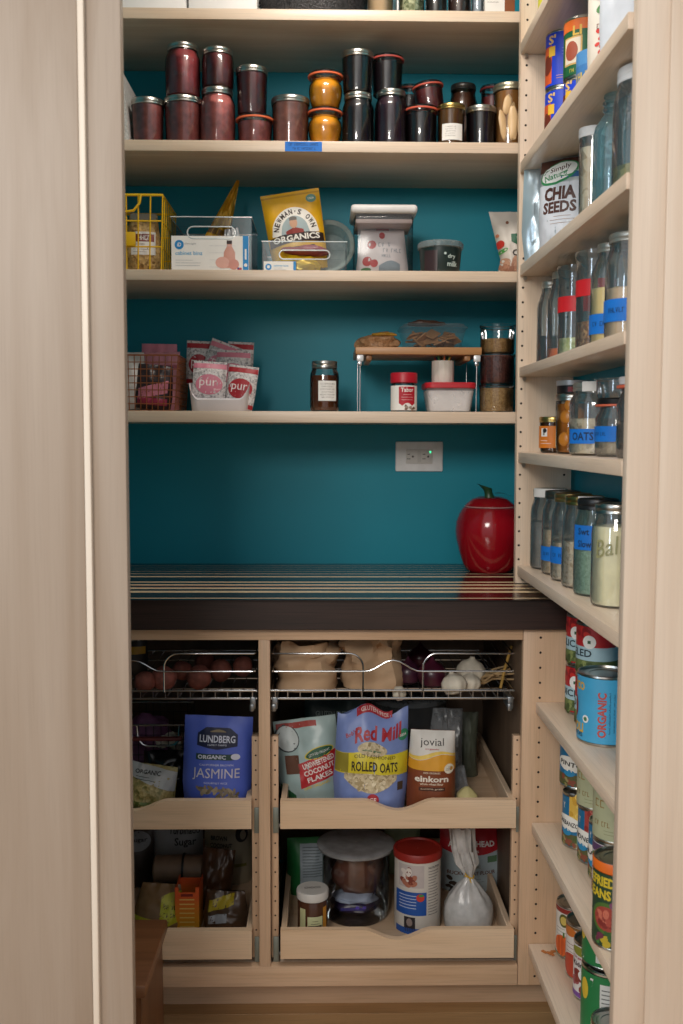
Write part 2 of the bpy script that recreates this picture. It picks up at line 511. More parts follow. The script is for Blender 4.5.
def can(name, label, loc, r, h, art, group=None, rotz=0, metal=SILVER, cat='tin can', lidmat=None, pull=False):
    root = empty(name, label, cat, loc, (0, 0, rotz), group)
    m = MB().lathe([(.001, .004), (r * .9, .004), (r * .93, 0), (r * 1.0, .0005), (r * 1.01, .0035), (r * .985, .005), (r * .985, h - .005), (r * 1.01, h - .0035), (r * 1.0, h - .0003), (r * .95, h), (r * .93, h - .004), (r * .8, h - .0045), (r * .78, h - .0035), (r * .6, h - .0035), (r * .58, h - .0045), (.001, h - .0045)], metal, 40)
    m.obj('tin_body', root)
    S = Cyl(r + .0004); l = MB()
    art(l, S)
    l.obj('printed_label', root)
    if lidmat:
        lid = MB().lathe([(r * 1.0, h - .013), (r * 1.03, h - .012), (r * 1.035, h + .001), (r * 1.0, h + .003), (r * .93, h + .003), (r * .9, h - .001), (.001, h - .001)], lidmat, 40)
        lid.obj('lid', root)
    return root
def wrap(mb, S, h, mat, z0=.005):
    n = 40; c = 2 * PI * S.r
    band(mb, S, -c / 2, c / 2, z0, h - .005, mat, .3, nu=n, nv=1)

# ================================================================ SETTING
TEAL = plain('#0f8da2', .45, spec=.35, var=.03, scale=6)
MX, MY, MZ = maple('x'), maple('y'), maple('z')
BX, BY, BZ = birch('x'), birch('y'), birch('z')
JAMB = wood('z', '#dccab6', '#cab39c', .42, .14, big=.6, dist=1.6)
JAMB_SHADE = wood('z', '#ab9b8b', '#978471', .45, .14, big=.6, dist=1.6)  # darker copy of the jamb wood; left side's shade is in the colour
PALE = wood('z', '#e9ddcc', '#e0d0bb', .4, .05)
HOLE = plain('#1c1510', .9)
STEEL = plain('#8f9294', .35, .9)
DKMETAL = plain('#26282a', .4, .7)

def bx(name, x0, x1, y0, y1, z0, z1, mat, parent=None, bev=0, label=None):
    c = ((x0 + x1) / 2, (y0 + y1) / 2, (z0 + z1) / 2)
    m = MB().box(x0 - c[0], x1 - c[0], y0 - c[1], y1 - c[1], z0 - c[2], z1 - c[2], mat, bev)
    pl = parent.location if parent else Vector((0, 0, 0))
    return m.obj(name, parent, (c[0] - pl.x, c[1] - pl.y, c[2] - pl.z), label=label)

FLOOR = -.03; WALLY = 2.60; XR = .570; XL = -.72
struct(bx('wall_back', XL - .05, XR + .05, WALLY, WALLY + .06, FLOOR, 2.62, TEAL))
struct(bx('wall_right', XR, XR + .06, 1.44, WALLY, FLOOR, 2.62, TEAL))
struct(bx('wall_left', XL - .06, XL, 1.455, WALLY, FLOOR, 2.62, TEAL))
struct(bx('ceiling', XL - .05, XR + .05, 1.40, WALLY, 2.56, 2.62, plain('#e8e4dc', .8)))
m = MB()
fm = [wood('x', '#c09a6c', '#a67f52', .4, .5, big=.9), wood('x', '#b58e60', '#9c754a', .4, .5, big=1.1)]
k = 0
y = -2.6
while y < 2.6:
    m.box(-2.2, 2.2, y, y + .0785, FLOOR - .05, FLOOR, fm[k % 2], .0008, seg=1); y += .08; k += 1
struct(m.obj('floor'))
# stepped wooden face frame of the pantry opening
xo = xat(84.0, 450, 1.424); xi = xat(126.0, 450, 1.435)
struct(bx('trim_1', -1.5, xo, 1.425, 1.434, FLOOR, 2.62, JAMB_SHADE, bev=.003))
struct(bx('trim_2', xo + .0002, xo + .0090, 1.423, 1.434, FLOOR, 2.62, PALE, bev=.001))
struct(bx('trim_3', -1.0, xi, 1.4345, 1.455, FLOOR, 2.62, JAMB_SHADE, bev=.0015))
xi = xat(622.9, 450, 1.455); xo = xat(659.5, 450, 1.43)
struct(bx('trim_4', xi, 1.0, 1.4345, 1.455, FLOOR, 2.62, JAMB, bev=.0015))
struct(bx('trim_5', xo, 1.5, 1.427, 1.434, FLOOR, 2.62, JAMB, bev=.002))
struct(bx('trim_6', -1.5, 1.5, 1.382, 1.455, 2.47, 2.62, MX, bev=.003))

# ---------------------------------------------------------------- worktop
cb = Vector((-.05, 2.315, .849))
wt = MB()
WENGE = wood('x', '#35241f', '#1d1412', .4, 1.2)
WENGET = wood('x', '#33211f', '#22171a', .16, .6)
STRIPE = plain('#e8cfa8', .25, var=.05)
REDW = plain('#5a2c22', .2, var=.1)
zt = .914
def Yc(py): return atz(320, py, zt).y
stripes = [(600.2, 598.0), (592.8, 591.0), (589.2, 587.6), (585.7, 584.4), (582.8, 581.7), (577.4, 576.3), (574.2, 573.8), (571.6, 571.3), (569.4, 569.2), (567.4, 567.2), (565.8, 565.6)]
cuts = [(2.03, Yc(600.2), WENGET)]
for i, (a, b) in enumerate(stripes):
    cuts.append((Yc(a), Yc(b), STRIPE))
    e = Yc(stripes[i + 1][0]) if i + 1 < len(stripes) else 2.598
    cuts.append((Yc(b), e, REDW if i == 2 else WENGET))
wt.box(-.665, .604, -.285, .284, 0, .0649, WENGE, .0012, seg=1)
for a, b, mm in cuts:
    wt.add([(-.663, max(a, 2.032) - cb.y, .0653), (.602, max(a, 2.032) - cb.y, .0653), (.602, b - cb.y, .0653), (-.663, b - cb.y, .0653)], [(0, 1, 2, 3)], mm)
o = wt.obj('worktop', None, cb); tag(o, 'thick dark wood worktop inlaid with thin pale stripes', 'worktop')

# ---------------------------------------------------------------- back shelves
SZ = []
for n, (pt, pb, lab) in enumerate([(9.2, 20.3, 'topmost maple back shelf holding the white boxes and roasting pan'),
                                   (141, 152, 'maple back shelf carrying the rows of jam jars'),
                                   (270.3, 281, 'maple back shelf with the clear bins and yellow wire basket'),
                                   (411.3, 422.7, 'lowest maple back shelf, above the outlet and red apple jar')]):
    z1 = zat(320, pt, 2.28); z0 = zat(320, pb, 2.28); SZ.append(z1)
    o = bx('shelf_board', XL + .002, XR - .004, 2.28, WALLY - .001, z0, z1, MX, bev=.0012)
    tag(o, lab, 'shelf', 'maple shelf boards on the teal back wall')
S1, S2, S3, S4 = SZ

# ---------------------------------------------------------------- peg hole panels and side shelves
def holes(mb, x, y, z0, z1, rad=.0026, pitch=.032):
    S = Flat(y); z = z0
    while z < z1:
        ell(mb, S, x, z, rad, rad, HOLE, .6, n=12); z += pitch
pm = MB().prism([(.0085, 0), (.131, 0), (.131, 1.60), (-.0012, 1.60)], 0, .02, MZ)
zz0 = zat(523.4, 340 + 72 / 4.879 - 20, 2.24) % .032
holes(pm, .0150, 0, zz0 + .02, 1.58); holes(pm, .115, 0, zz0 + .02, 1.58)
o = pm.obj('pegboard_panel', None, (.4260, 2.24, .9155)); tag(o, 'tall pale maple end panel with peg holes above the worktop', 'panel')

RS = {}
def side_shelf(key, z1, x0, y1, th, lab):
    o = bx('side_shelf', x0, XR - .003, 1.4565, y1 - .0015, z1 - th, z1, MY, bev=.0012)
    tag(o, lab, 'shelf', 'narrow maple shelves along the right wall')
    for yy in (y1 - .012,):
        p = MB().lathe([(.0025, 0), (.0025, .008), (.0045, .008), (.0045, .011), (.0005, .011)], SILVER, 12)
        q = p.obj('shelf_pin', o, (x0 + .0105 - o.location.x, y1 - .001 - o.location.y, z1 - th - .0055 - o.location.z), (R(90), 0, 0))
    RS[key] = z1
side_shelf('E', 2.105, .427, 2.24, .024, 'highest right-hand side shelf, cut off by the top of the photo')
side_shelf('D', 1.850, .430, 2.24, .024, 'right-hand side shelf holding the blue and green food tins')
side_shelf('C', 1.627, .433, 2.24, .024, 'right-hand side shelf with the chia pouch and tall glass bottles')
side_shelf('A', 1.402, .435, 2.24, .020, 'right-hand side shelf with red taped glass canisters')
side_shelf('A1', 1.213, .436, 2.24, .023, 'right-hand side shelf with the amber fruit jar and small honey jar')
side_shelf('B', .957, .438, 2.24, .023, 'right-hand side shelf of quart jars just above worktop level')
side_shelf('L1', .692, .4445, 2.05, .022, 'low right-hand side shelf carrying the big light blue tin')
side_shelf('L2', .432, .4405, 2.05, .022, 'low right-hand side shelf with bean tins and orange-rimmed tin')
side_shelf('L3', .166, .438, 2.05, .022, 'lowest right-hand side shelf with pumpkin tins near the floor')

# ---------------------------------------------------------------- base cabinet
MX, MZ = wood('x', '#d4b394', '#bf9c7a', .38, .35), wood('z', '#d4b394', '#bf9c7a', .38, .35)  # maple made warmer and darker; floor bounce and falloff put into the colour
CB = empty('base_cabinet', 'maple base cabinet with four pull-out drawers under the dark worktop', 'cabinet', (-.12, 2.05, FLOOR))
FY = 2.05
def cpart(name, x0, x1, y0, y1, z0, z1, mat, bev=.0012, label=None): return bx(name, x0, x1, y0, y1, z0, z1, mat, CB, bev, label)
cpart('top_rail', XL + .002, .416, FY, FY + .02, .824, .8485, MX)
cpart('bottom_rail', XL + .002, .416, FY, FY + .02, .073, .118, MX)
cpart('stile', -.137, -.113, FY - .0005, FY + .02, .118, .824, MZ)
cpart('stile', XL + .002, -.672, FY, FY + .02, .118, .824, MZ)
zc = (.073 + .8485) / 2
rp_ = MB().box(0, .140, 0, .02, 0, .7755, MZ, .0012)
holes(rp_, .0360, 0, .02, .76); 
o = rp_.obj('end_panel', CB, (.4170 + .12, 0, .073 - FLOOR))
cpart('bottom_panel', XL + .002, .5545, FY + .021, WALLY - .02, .095, .112, MY)
SHADEP = wood('z', '#6e5a48', '#5a4838', .55, .3)  # cabinet wood darkened: the interior's shade is put into the colour
cpart('back_panel', XL + .002, .5545, WALLY - .018, WALLY - .002, .12, .845, SHADEP)
cpart('divider', -.134, -.116, FY + .021, WALLY - .02, .1125, .845, SHADEP)
cpart('side_panel', .4195, .436, FY + .021, WALLY - .02, .1125, .845, SHADEP)
cpart('side_panel', XL + .003, -.69, FY + .021, WALLY - .02, .1125, .845, SHADEP)
cpart('toe_kick', XL + .002, .5545, 2.16, 2.175, FLOOR, .0725, MX)
for x0 in (-.1535, -.1125, .4035):
    m = MB().box(0, .0155, 0, .018, 0, .487, MZ, .001)
    holes(m, .0085, 0, .03, .49, .002)
    m.obj('mounting_strip', CB, (x0 + .12, .024, .125 - FLOOR))

def drawer_front(w, h, cut):
    """board with a shallow finger scoop in its top edge"""
    pts = [(-w / 2, 0), (w / 2, 0), (w / 2, h)]
    n = 18; hw = .072
    for i in range(n + 1):
        t = 1 - 2 * i / n
        pts.append((t * hw, h - cut * (.5 + .5 * math.cos(PI * t)) ** .8))
    pts.append((-w / 2, h))
    return pts
def make_drawer(xc, z0, z1, lab):
    w = .4985; h = z1 - z0; dep = .49
    m = MB()
    m.box(-w / 2 + .001, -w / 2 + .013, .016, dep, .004, h - .001, BY, .001, seg=1)
    m.box(w / 2 - .013, w / 2 - .001, .016, dep, .004, h - .001, BY, .001, seg=1)
    m.box(-w / 2 + .0135, w / 2 - .0135, dep - .012, dep, .004, h - .001, BX, .001, seg=1)
    m.box(-w / 2 + .0135, w / 2 - .0135, .016, dep - .0125, .008, .014, BX)
    d = m.obj('drawer', CB, (xc + .12, -.003, z0 - FLOOR))
    MB().prism(drawer_front(w, h, .022), 0, .015, wood('x', '#e0c6a8', '#cba883', .4, .35, big=.7)).obj('drawer_front', d)
    for sx in (-1, 1):
        s = MB().box(-.005, .005, .018, .46, 0, .03, DKMETAL, .001).box(-.007, .007, .012, .05, -.004, .004, STEEL, .001)
        s.obj('drawer_slide', d, (sx * (w / 2 + .0068), .02, -.006))
    for sx in (-1, 1):
        MB().box(-.006, .006, .0, .003, -.018, .038, plain('#8a938c', .4, .6), .001).obj('slide_bracket', d, (sx * (w / 2 + .0105), .0215, 0))
    return d
XRD = .1575; XLD = -.402
make_drawer(XRD, .421, .482, ''); make_drawer(XRD, .136, .199, '')
make_drawer(XLD, .421, .483, ''); make_drawer(XLD, .136, .199, '')

def make_basket(xc):
    """sliding chrome wire tray with a looped gallery rail"""
    zb = zat(400, 697.5, 2.07); zr = zat(400, 689.5, 2.07); z1 = zat(400, 670, 2.07); z2 = zat(400, 652.5, 2.07); zh = zat(400, 659, 2.07)
    w = .511; d = .47; m = MB(); r = .0021
    m.tube([(-w / 2, 0, zb), (w / 2, 0, zb), (w / 2, d, zb), (-w / 2, d, zb)], .0026, CHROME, closed=True)
    m.tube([(-w / 2, d * .8, zr), (-w / 2, -.002, zr), (w / 2, -.002, zr), (w / 2, d * .8, zr)], .0024, CHROME)
    n = 19
    for i in range(n + 1):
        x = -w / 2 + .008 + (w - .016) * i / n
        m.tube([(x, -.001, zr), (x, -.001, zb + .002), (x, .006, zb - .0005), (x, d - .002, zb - .0005)], .0013, CHROME, n=6)
    for j in range(1, 5): m.tube([(-w / 2, d * j / 5, zb - .003), (w / 2, d * j / 5, zb - .003)], .0018, CHROME, n=6)
    b = m.obj('wire_basket', CB, (xc + .12, .014, -FLOOR))
    # gallery rail: two end loops joined by a hump in the middle
    g = MB(); xv = .063; xe = .2495; rb = .03
    for s in (-1, 1):
        pts = [(s * xv, -.004, zr - .002), (s * xv, -.004, z2 - rb)]
        pts += [(s * (xv + rb * (1 - math.cos(a))), -.004, z2 - rb + rb * math.sin(a)) for a in [PI / 2 * i / 8 for i in range(1, 9)]]
        pts += [(s * xe, -.004, z2), (s * (xe + .004), -.002, z2), (s * (xe + .004), d * .6, z2 - .004)]
        g.tube(pts, r * .95, CHROME)
        g.tube([(s * (xe + .003), -.003, z1), (s * (xe + .004), .04, z1), (s * (xe + .004), d * .6, z1)], r, CHROME)
    hp = []
    for i in range(41):
        x = -xe + 2 * xe * i / 40; q = abs(x)
        z = z1 + (zh - z1) * (.5 + .5 * math.cos(PI * min(1, q / .058)))
        hp.append((x, -.006, z))
    g.tube(hp, r * .95, CHROME); g.obj('gallery_rail', b)
    for s in (-1, 1):
        c = MB().box(-.006, .006, -.006, .05, zb - .022, zb + .004, STEEL, .002).box(-.004, .004, .02, d, zb - .02, zb - .008, DKMETAL)
        c.box(-.007, .003, -.010, .0, zb - .026, zb - .010, STEEL, .003)
        c.obj('runner_bracket', b, (s * (w / 2 - .007), 0, 0))
    return zb
ZBK = make_basket(XRD - .0125); make_basket(XLD + .004)

# wooden step stool
st = empty('step_stool', 'brown wooden step stool on the floor at lower left', 'stool', (-.475, 1.90, FLOOR - .0))
sw = wood('x', '#85593a', '#664027', .35, .6); sw2 = wood('z', '#7c5234', '#5c3a24', .4, .6)
MB().box(-.15, .152, -.155, .1, .255, .28, sw, .005).obj('seat', st)
for s in (-1, 1):
    MB().prism([(-.13, 0), (-.045, 0), (-.02, .06), (.02, .06), (.045, 0), (.13, 0), (.118, .255), (-.118, .255)], -.01, .01, sw2, Matrix.Rotation(R(90), 4, 'Z')).obj('leg', st, (s * .132, -.03, 0))
MB().box(-.12, .12, -.045, -.03, .17, .25, sw, .002).obj('stretcher', st)

# outlet on the back wall
pz = [at(395.5, 441.5, WALLY), at(442.5, 471.5, WALLY)]
cx_ = (pz[0].x + pz[1].x) / 2; cz_ = (pz[0].z + pz[1].z) / 2; ow = pz[1].x - pz[0].x; oh = pz[0].z - pz[1].z
o = MB().box(-ow / 2, ow / 2, -.006, 0, -oh / 2, oh / 2, plain('#f4f5f6', .4), .003).obj('wall_outlet', None, (cx_, WALLY - .0005, cz_))
tag(o, 'white double electrical outlet plate on the teal wall', 'outlet')
m = MB().box(-.0345, .0345, -.0085, -.004, -.0185, .0185, plain('#dedcd8', .4), .001)
S = Flat(-.0085)
for sx in (-.02, .02):
    rect(m, S, sx - .008, .006, .007, .0016, INK); rect(m, S, sx - .008, -.006, .0085, .0016, INK); ell(m, S, sx + .003, 0, .0026, .0026, INK)
rect(m, S, 0, 0, .010, .030, plain('#d2d0cc', .4), .5)
q = m.obj('receptacle', o)
m = MB(); ell(m, S, .0285, .012, .0022, .0022, plain('#35ffb0', .4, emit=2.0), 1); m.obj('indicator_light', o, label='tiny green indicator light')

# ================================================================ CAMERA, LIGHT
cam = bpy.data.cameras.new('camera'); co = bpy.data.objects.new('camera', cam); COL.objects.link(co)
co.matrix_world = Matrix(((1, 0, 0, 0), (0, 0, 0, 0), (0, 0, 0, 0), (0, 0, 0, 1)))
mw = Matrix.Identity(4)
# world axes: X=r-row, Y=d-row, Z=-v-row
X_ = Vector((cr.x, cd.x, -cv.x)); Yd = Vector((cr.y, cd.y, -cv.y)); Zf = Vector((cr.z, cd.z, -cv.z))
for i in range(3):
    mw[i][0] = X_[i]; mw[i][1] = -Yd[i]; mw[i][2] = -Zf[i]; mw[i][3] = EYE[i]
co.matrix_world = mw
cam.sensor_width = 36; cam.lens = F / 1024 * 36; cam.sensor_fit = 'AUTO'; cam.clip_start = .02
cam.dof.use_dof = True; cam.dof.focus_distance = 2.02; cam.dof.aperture_fstop = 5.0
SC.camera = co

def area(name, loc, target, sx, sy, power, col, spread=180):
    l = bpy.data.lights.new(name, 'AREA'); l.shape = 'RECTANGLE'; l.size = sx; l.size_y = sy; l.energy = power; l.color = col; l.spread = R(spread)
    o = bpy.data.objects.new(name, l); COL.objects.link(o); o.location = loc
    o.rotation_euler = (Vector(target) - Vector(loc)).to_track_quat('-Z', 'Y').to_euler(); return o
area('key_light', (-.78, -1.3, 2.35), (.1, 2.4, 1.3), .9, .7, 47, (1, .94, .87))
area('overhead_light', (.05, 1.72, 2.54), (.05, 2.1, 1.2), .35, .15, 8, (1, .90, .80))
area('window_light', (-1.9, -.4, 1.55), (.4, 2.1, 1.2), .3, 1.3, 11, (.66, .83, 1))
w = bpy.data.worlds.new('room'); SC.world = w; w.use_nodes = True
wn = w.node_tree.nodes; wl = w.node_tree.links; bg = wn['Background']
tc = wn.new('ShaderNodeTexCoord'); sp = wn.new('ShaderNodeSeparateXYZ'); rp = wn.new('ShaderNodeValToRGB'); mr = wn.new('ShaderNodeMapRange')
wl.new(tc.outputs['Generated'], sp.inputs[0]); mr.inputs['From Min'].default_value = -1; wl.new(sp.outputs['Z'], mr.inputs['Value']); wl.new(mr.outputs['Result'], rp.inputs['Fac'])
rp.color_ramp.elements[0].position = .3; rp.color_ramp.elements[0].color = (.34, .27, .20, 1)
rp.color_ramp.elements[1].position = .75; rp.color_ramp.elements[1].color = (.95, .97, 1, 1)
e = rp.color_ramp.elements.new(.5); e.color = (.75, .76, .78, 1)
wl.new(rp.outputs['Color'], bg.inputs['Color']); bg.inputs['Strength'].default_value = .74
SC.view_settings.view_transform = 'Standard'; SC.view_settings.look = 'None'
SC.cycles.transparent_max_bounces = 32; SC.cycles.max_bounces = 10
SC.cycles.use_denoising = True

# ================================================================ BACK SHELVES
def jam(c, d=None): return plain(c, .35, var=.25, scale=60)
RED1 = jam('#b0605a'); RED2 = jam('#b5605a'); RED3 = jam('#c8726c'); BRN = jam('#a96a5a'); DKRED = jam('#6c2a2c'); DKPUR = jam('#341c2a'); BLKJ = jam('#20151a'); MAR = jam('#9a3e42')
ORNG = plain('#f7a51a', .35, var=.2, scale=50); RUB = plain('#d9693f', .6); HONEY = plain('#6a3410', .2)
JW = 996.0
def bj(label, px, wpx, top, Y, z0, content, kind='mason', lidh=.014, cat='jar', group='jars of preserves on the shelf', rot=None, dz=0, **kw):
    r = wpx / 2 * Y / JW; X = xat(px, (top + 140) / 2, Y); H = zat(px, top, Y - r * .8) - z0
    gl = kw.get('glasslid')
    h = H - (.010 if gl else lidh * .25)
    bj.last = jar('preserve_jar', label, cat, (X, Y, z0), r, h, kind, content, lidh=lidh, group=group, rot=rot, **kw)
    return z0 + H
YF = 2.335
kw = dict(fill=.9)
bj('short dark red jam jar at the left end of the front row', 148, 31, 97, YF, S2, RED1, 'straight', **kw)
zz = bj('red jam jar with silver lid supporting the tallest jar stack at left', 183.5, 36, 95, YF, S2, RED2, 'straight', **kw)
bj('dark red quart-style jar stacked highest at the left, embossed glass', 183, 34, 41, YF, zz + .0005, MAR, 'mason',
   emboss=lambda m, S: text(m, S, 'Ball', 0, .045, .03, .01, GLASSC, 1), **kw)
zz = bj('rosy red rounded jar, third from the left in the front row', 217.5, 35, 86, YF, S2, RED3, 'mason', **kw)
bj('very dark red jar stacked on the rosy red rounded jar', 218, 31, 46, YF, zz + .0005, DKRED, 'mason', **kw)
zz = bj('squat glass-lidded red jam jar with an orange rubber ring under a dark jar', 255, 34, 113, YF, S2, RED1, 'weck', glasslid=True, ring=RUB, **kw)
bj('dark maroon jar stacked on the squat glass-lidded red jar', 252, 30, 65, YF, zz + .0005, DKRED, 'straight', **kw)
bj('brownish red jam jar standing just left of the orange jars', 290.5, 36, 95, YF, S2, BRN, 'straight', **kw)
zz = bj('tulip jar of bright orange preserve, lower one of the pair', 325, 33, 106, YF, S2, ORNG, 'tulip', glasslid=True, ring=RUB, **kw)
bj('tulip jar of bright orange preserve stacked on its twin', 325.5, 33, 69, YF, zz + .0005, ORNG, 'tulip', glasslid=True, ring=RUB, **kw)
zz = bj('near-black jam jar just right of the orange tulip jars, bottom of two', 358, 31, 91, YF, S2, BLKJ, 'mason', **kw)
bj('near-black jam jar with silver lid stacked beside the orange jars', 357.5, 30, 49, YF, zz + .0005, BLKJ, 'straight', **kw)
zz = bj('dark purple berry jar with silver lid in the front row', 391, 32, 88, YF, S2, DKPUR, 'mason', **kw)
bj('black jar with a red sealing ring stacked on the purple berry jar', 387, 30, 53, YF + .03, zz + .0005, BLKJ, 'straight', glasslid=True, ring=plain('#a3423a', .6), **kw)
zz = bj('squat dark weck-style jar with red ring, in front of a tilted jar', 421, 31, 104, YF, S2, BLKJ, 'weck', glasslid=True, ring=plain('#c4553f', .6), **kw)
bj('dark glass-lidded jar lying tilted on the squat ringed jar', 431, 28, 80, YF + .05, zz + .004, DKRED, 'weck', glasslid=True, ring=plain('#b8503f', .6), rot=(0, R(-8), 0), **kw)
bj('dark ringed jar half hidden behind the front row, mid shelf', 409, 24, 84, 2.46, S2, BLKJ, 'weck', glasslid=True, ring=plain('#8c4034', .6), **kw)
def hon_lab(m, S):
    rect(m, S, 0, .026, .050, .036, PAPER, .2)
    for i in range(5): scribble(m, S, -.004, .037 - i * .005, .024, .0025, plain('#8a8480', .7), .8, i)
bj('small honey jar with gold lid and white paper label', 451, 26.5, 103, YF - .015, S2, plain('#7a5228', .25), 'straight', lid=GOLD, lidh=.012, paper=hon_lab, **kw)
bj('small near-black jam jar with silver lid beside the pear jar', 481, 29, 105, YF, S2, BLKJ, 'straight', **kw)
bj('dark brown jar with grey lid behind the honey jar', 463, 28, 82, 2.47, S2, plain('#4d2a1c', .3), 'mason', lid=plain('#5b5a58', .35, .8), **kw)
bj('red ringed jar peeking out behind the pear jar', 492, 22, 84, 2.47, S2, DKRED, 'weck', glasslid=True, ring=plain('#8c2f30', .6), **kw)
PEARJ = plain('#9a6a38', .2)
prj = bj('tall jar of pale pear slices in amber syrup at the shelf end', 509.5, 31, 82, YF, S2, PEARJ, 'straight', lidh=.016, cname='syrup', lid=plain('#c6c2a8', .3, .9), **kw)
PEAR_ROOT = bj.last
pj = PEAR_ROOT
if pj:
    rj = 15.5 * YF / JW
    for i, (a, z, ln, rr) in enumerate([(-.55, .042, .075, .012), (.05, .052, .085, .012), (-.28, .092, .05, .013), (.55, .05, .07, .011)]):
        m = MB().blob(.012, .006, ln / 2, plain('#d9b98c', .35), amp=.15, seed=i, n=14, m=10)
        m.obj('pear_slice', pj, ((rj - .0035) * math.sin(a), -(rj - .0035) * math.cos(a), z), (0, .3 * (i % 3 - 1), -a))
# white mesh bin edge at far left
m = MB(); wm = speckle('#d8d6d2', '#a9a7a2', 500, .7)
zb = zat(128, 82, 2.36) - S2
m.prism([(-.13, 0), (.0, 0), (-.012, zb), (-.13, zb)], -.06, .16, wm)
o = m.obj('fabric_bin', None, (xat(132.5, 139, 2.34), 2.36, S2)); tag(o, 'white woven storage bin at the left end of the jam shelf', 'bin')
# blue tape on the shelf edge
m = MB(); ta = [at(285, 141.5, 2.28), at(322, 151.5, 2.28)]
tw = ta[1].x - ta[0].x
m.box(-tw / 2, tw / 2, -.0006, 0, -.0105, .0105, TAPE)
S = Flat(-.0006)
scribble(m, S, 0, .0045, tw * .8, .005, plain('#06162e', .7), 1, 3); scribble(m, S, .002, -.0045, tw * .62, .005, plain('#06162e', .7), 1, 5)
o = m.obj('painters_tape', None, ((ta[0].x + ta[1].x) / 2, 2.2796, (SZ[1] - .0125))); tag(o, 'strip of blue tape with handwriting on the jam shelf edge', 'tape')

# ---- topmost shelf
def carton(name, label, x0p, x1p, Y, z, h, dep, mat, cat='box', art=None):
    X0, X1 = xat(x0p, 5, Y), xat(x1p, 5, Y); w = X1 - X0
    m = MB().box(-w / 2, w / 2, 0, dep, 0, h, mat, .0015)
    if art: art(m, Flat(0), w, h)
    o = m.obj(name, None, ((X0 + X1) / 2, Y, z)); return tag(o, label, cat)
WB = plain('#f1f1f0', .5, var=.02)
def c1(m, S, w, h):
    rect(m, S, -w / 2 + .004, h / 2, .007, h - .004, plain('#2a8fb0', .5), 1)
    for i in range(3): rect(m, S, .02, h * .4 + i * .02, w * .5, .004, plain('#8a9298', .6), 1)
carton('storage_carton', 'white box with a teal edge at the left end of the top shelf', 119, 186, 2.36, S1, .15, .2, WB, art=c1)
def c2(m, S, w, h):
    rect(m, S, 0, h * .7, w * .6, .03, plain('#b9c2c8', .6), 1)
carton('storage_carton', 'plain white box between the teal-edged box and the roasting pan', 188.5, 257, 2.36, S1, .16, .2, WB, art=c2)
rx = xat(314, 5, 2.43); rt = empty('roasting_pan', 'black speckled oval roasting pan on the top shelf', 'pan', (rx, 2.435, S1))
ENAM = speckle('#151416', '#3c3b3d', 260, .35)
sc = Matrix.Diagonal((1.0, .56, 1, 1))
MB().lathe([(.001, 0), (.10, 0), (.118, .012), (.126, .07), (.131, .075), (.128, .077), (.12, .07)], ENAM, 44, xf=sc).obj('pan_body', rt)
MB().lathe([(.128, .0775), (.129, .082), (.11, .115), (.06, .132), (.001, .135)], ENAM, 44, xf=sc).obj('pan_lid', rt)
for s in (-1, 1):
    MB().tube([(s * .124, -.025, .06), (s * .138, -.02, .062), (s * .138, .02, .062), (s * .124, .025, .06)], .004, ENAM).obj('handle', rt)
def tj(label, px, w, H, cont, kind='mason', lid=SILVER, name='storage_jar', Y=2.36, **k):
    return jar(name, label, 'jar', (xat(px, 5, Y), Y, S1), w / 2 * Y / JW, H, kind, cont, lid=lid, group='glass jars on the top shelf', cname='contents', **k)
tj('glass jar of tan powder right of the roasting pan', 380, 26, .13, plain('#b79c7a', .8), fill=.7)
tj('glass jar of green herbs on the top shelf', 411.5, 25, .14, speckle('#566036', '#c4c5a0', 160), fill=.6, gl=GLASSC)
carton('storage_carton', 'thin white carton edge beside the herb jar', 397, 400, 2.37, S1, .12, .12, WB)
tj('dark jar right of the green herb jar', 436, 21, .13, plain('#25201f', .4))
tj('dark brown glass jar, second right of the herb jar', 459.5, 23, .14, plain('#3a2622', .4))
tj('jar of pale blue-grey contents near the right end of the top shelf', 478, 12, .12, plain('#9aa4ae', .6))
def c3(m, S, w, h):
    rect(m, S, -.012, h * .45, w * .66, h * .8, PAPER, 1); ell(m, S, -.01, .022, .012, .008, plain('#c06a4a', .6), 2)
    lines(m, S, -.012, h * .75, w * .5, 6, .006, plain('#7a7470', .7), 2)
carton('tea_box', 'small brown box with a white label at the right end of the top shelf', 484.5, 515, 2.36, S1, .11, .09, plain('#8a4f2c', .6), art=c3)

# ---- second shelf down (clear bins)
YB = 2.33
YEL = plain('#e0b212', .4)
def wirebox(mb, x0, x1, y0, y1, z1, nx, ny, nz, mat, r, slant=0):
    """open basket of wire: rows and columns on the four sides, grid below"""
    ins = slant
    def P(t, s, z):      # rectangle grown with height
        k = ins * (1 - z / z1)
        return None
    for k in range(nz + 1):
        z = z1 * k / nz; i = ins * (1 - k / nz)
        mb.tube([(x0 + i, y0 + i, z), (x1 - i, y0 + i, z), (x1 - i, y1 - i, z), (x0 + i, y1 - i, z)], r * (1.7 if k == nz else 1), mat, n=6, closed=True)
    for k in range(nx + 1):
        t = k / nx; xa = x0 + (x1 - x0) * t; xb = x0 + ins + (x1 - x0 - 2 * ins) * t
        mb.tube([(xa, y0, z1), (xb, y0 + ins, 0), (xb, y1 - ins, 0), (xa, y1, z1)], r, mat, n=6)
    for k in range(1, ny):
        t = k / ny; ya = y0 + (y1 - y0) * t; yb = y0 + ins + (y1 - y0 - 2 * ins) * t
        mb.tube([(x0, ya, z1), (x0 + ins, yb, 0), (x1 - ins, yb, 0), (x1, ya, z1)], r, mat, n=6)
hb = zat(160, 196, YB) - S3
xr_ = xat(163, 230, YB)
m = MB(); wirebox(m, -.25, 0, 0, .2, hb, 9, 7, 3, YEL, .0018, .006)
bk = m.obj('wire_basket', None, (xr_ + .0, YB, S3 + .002)); tag(bk, 'yellow wire basket at the left end of the clear bin shelf', 'basket')
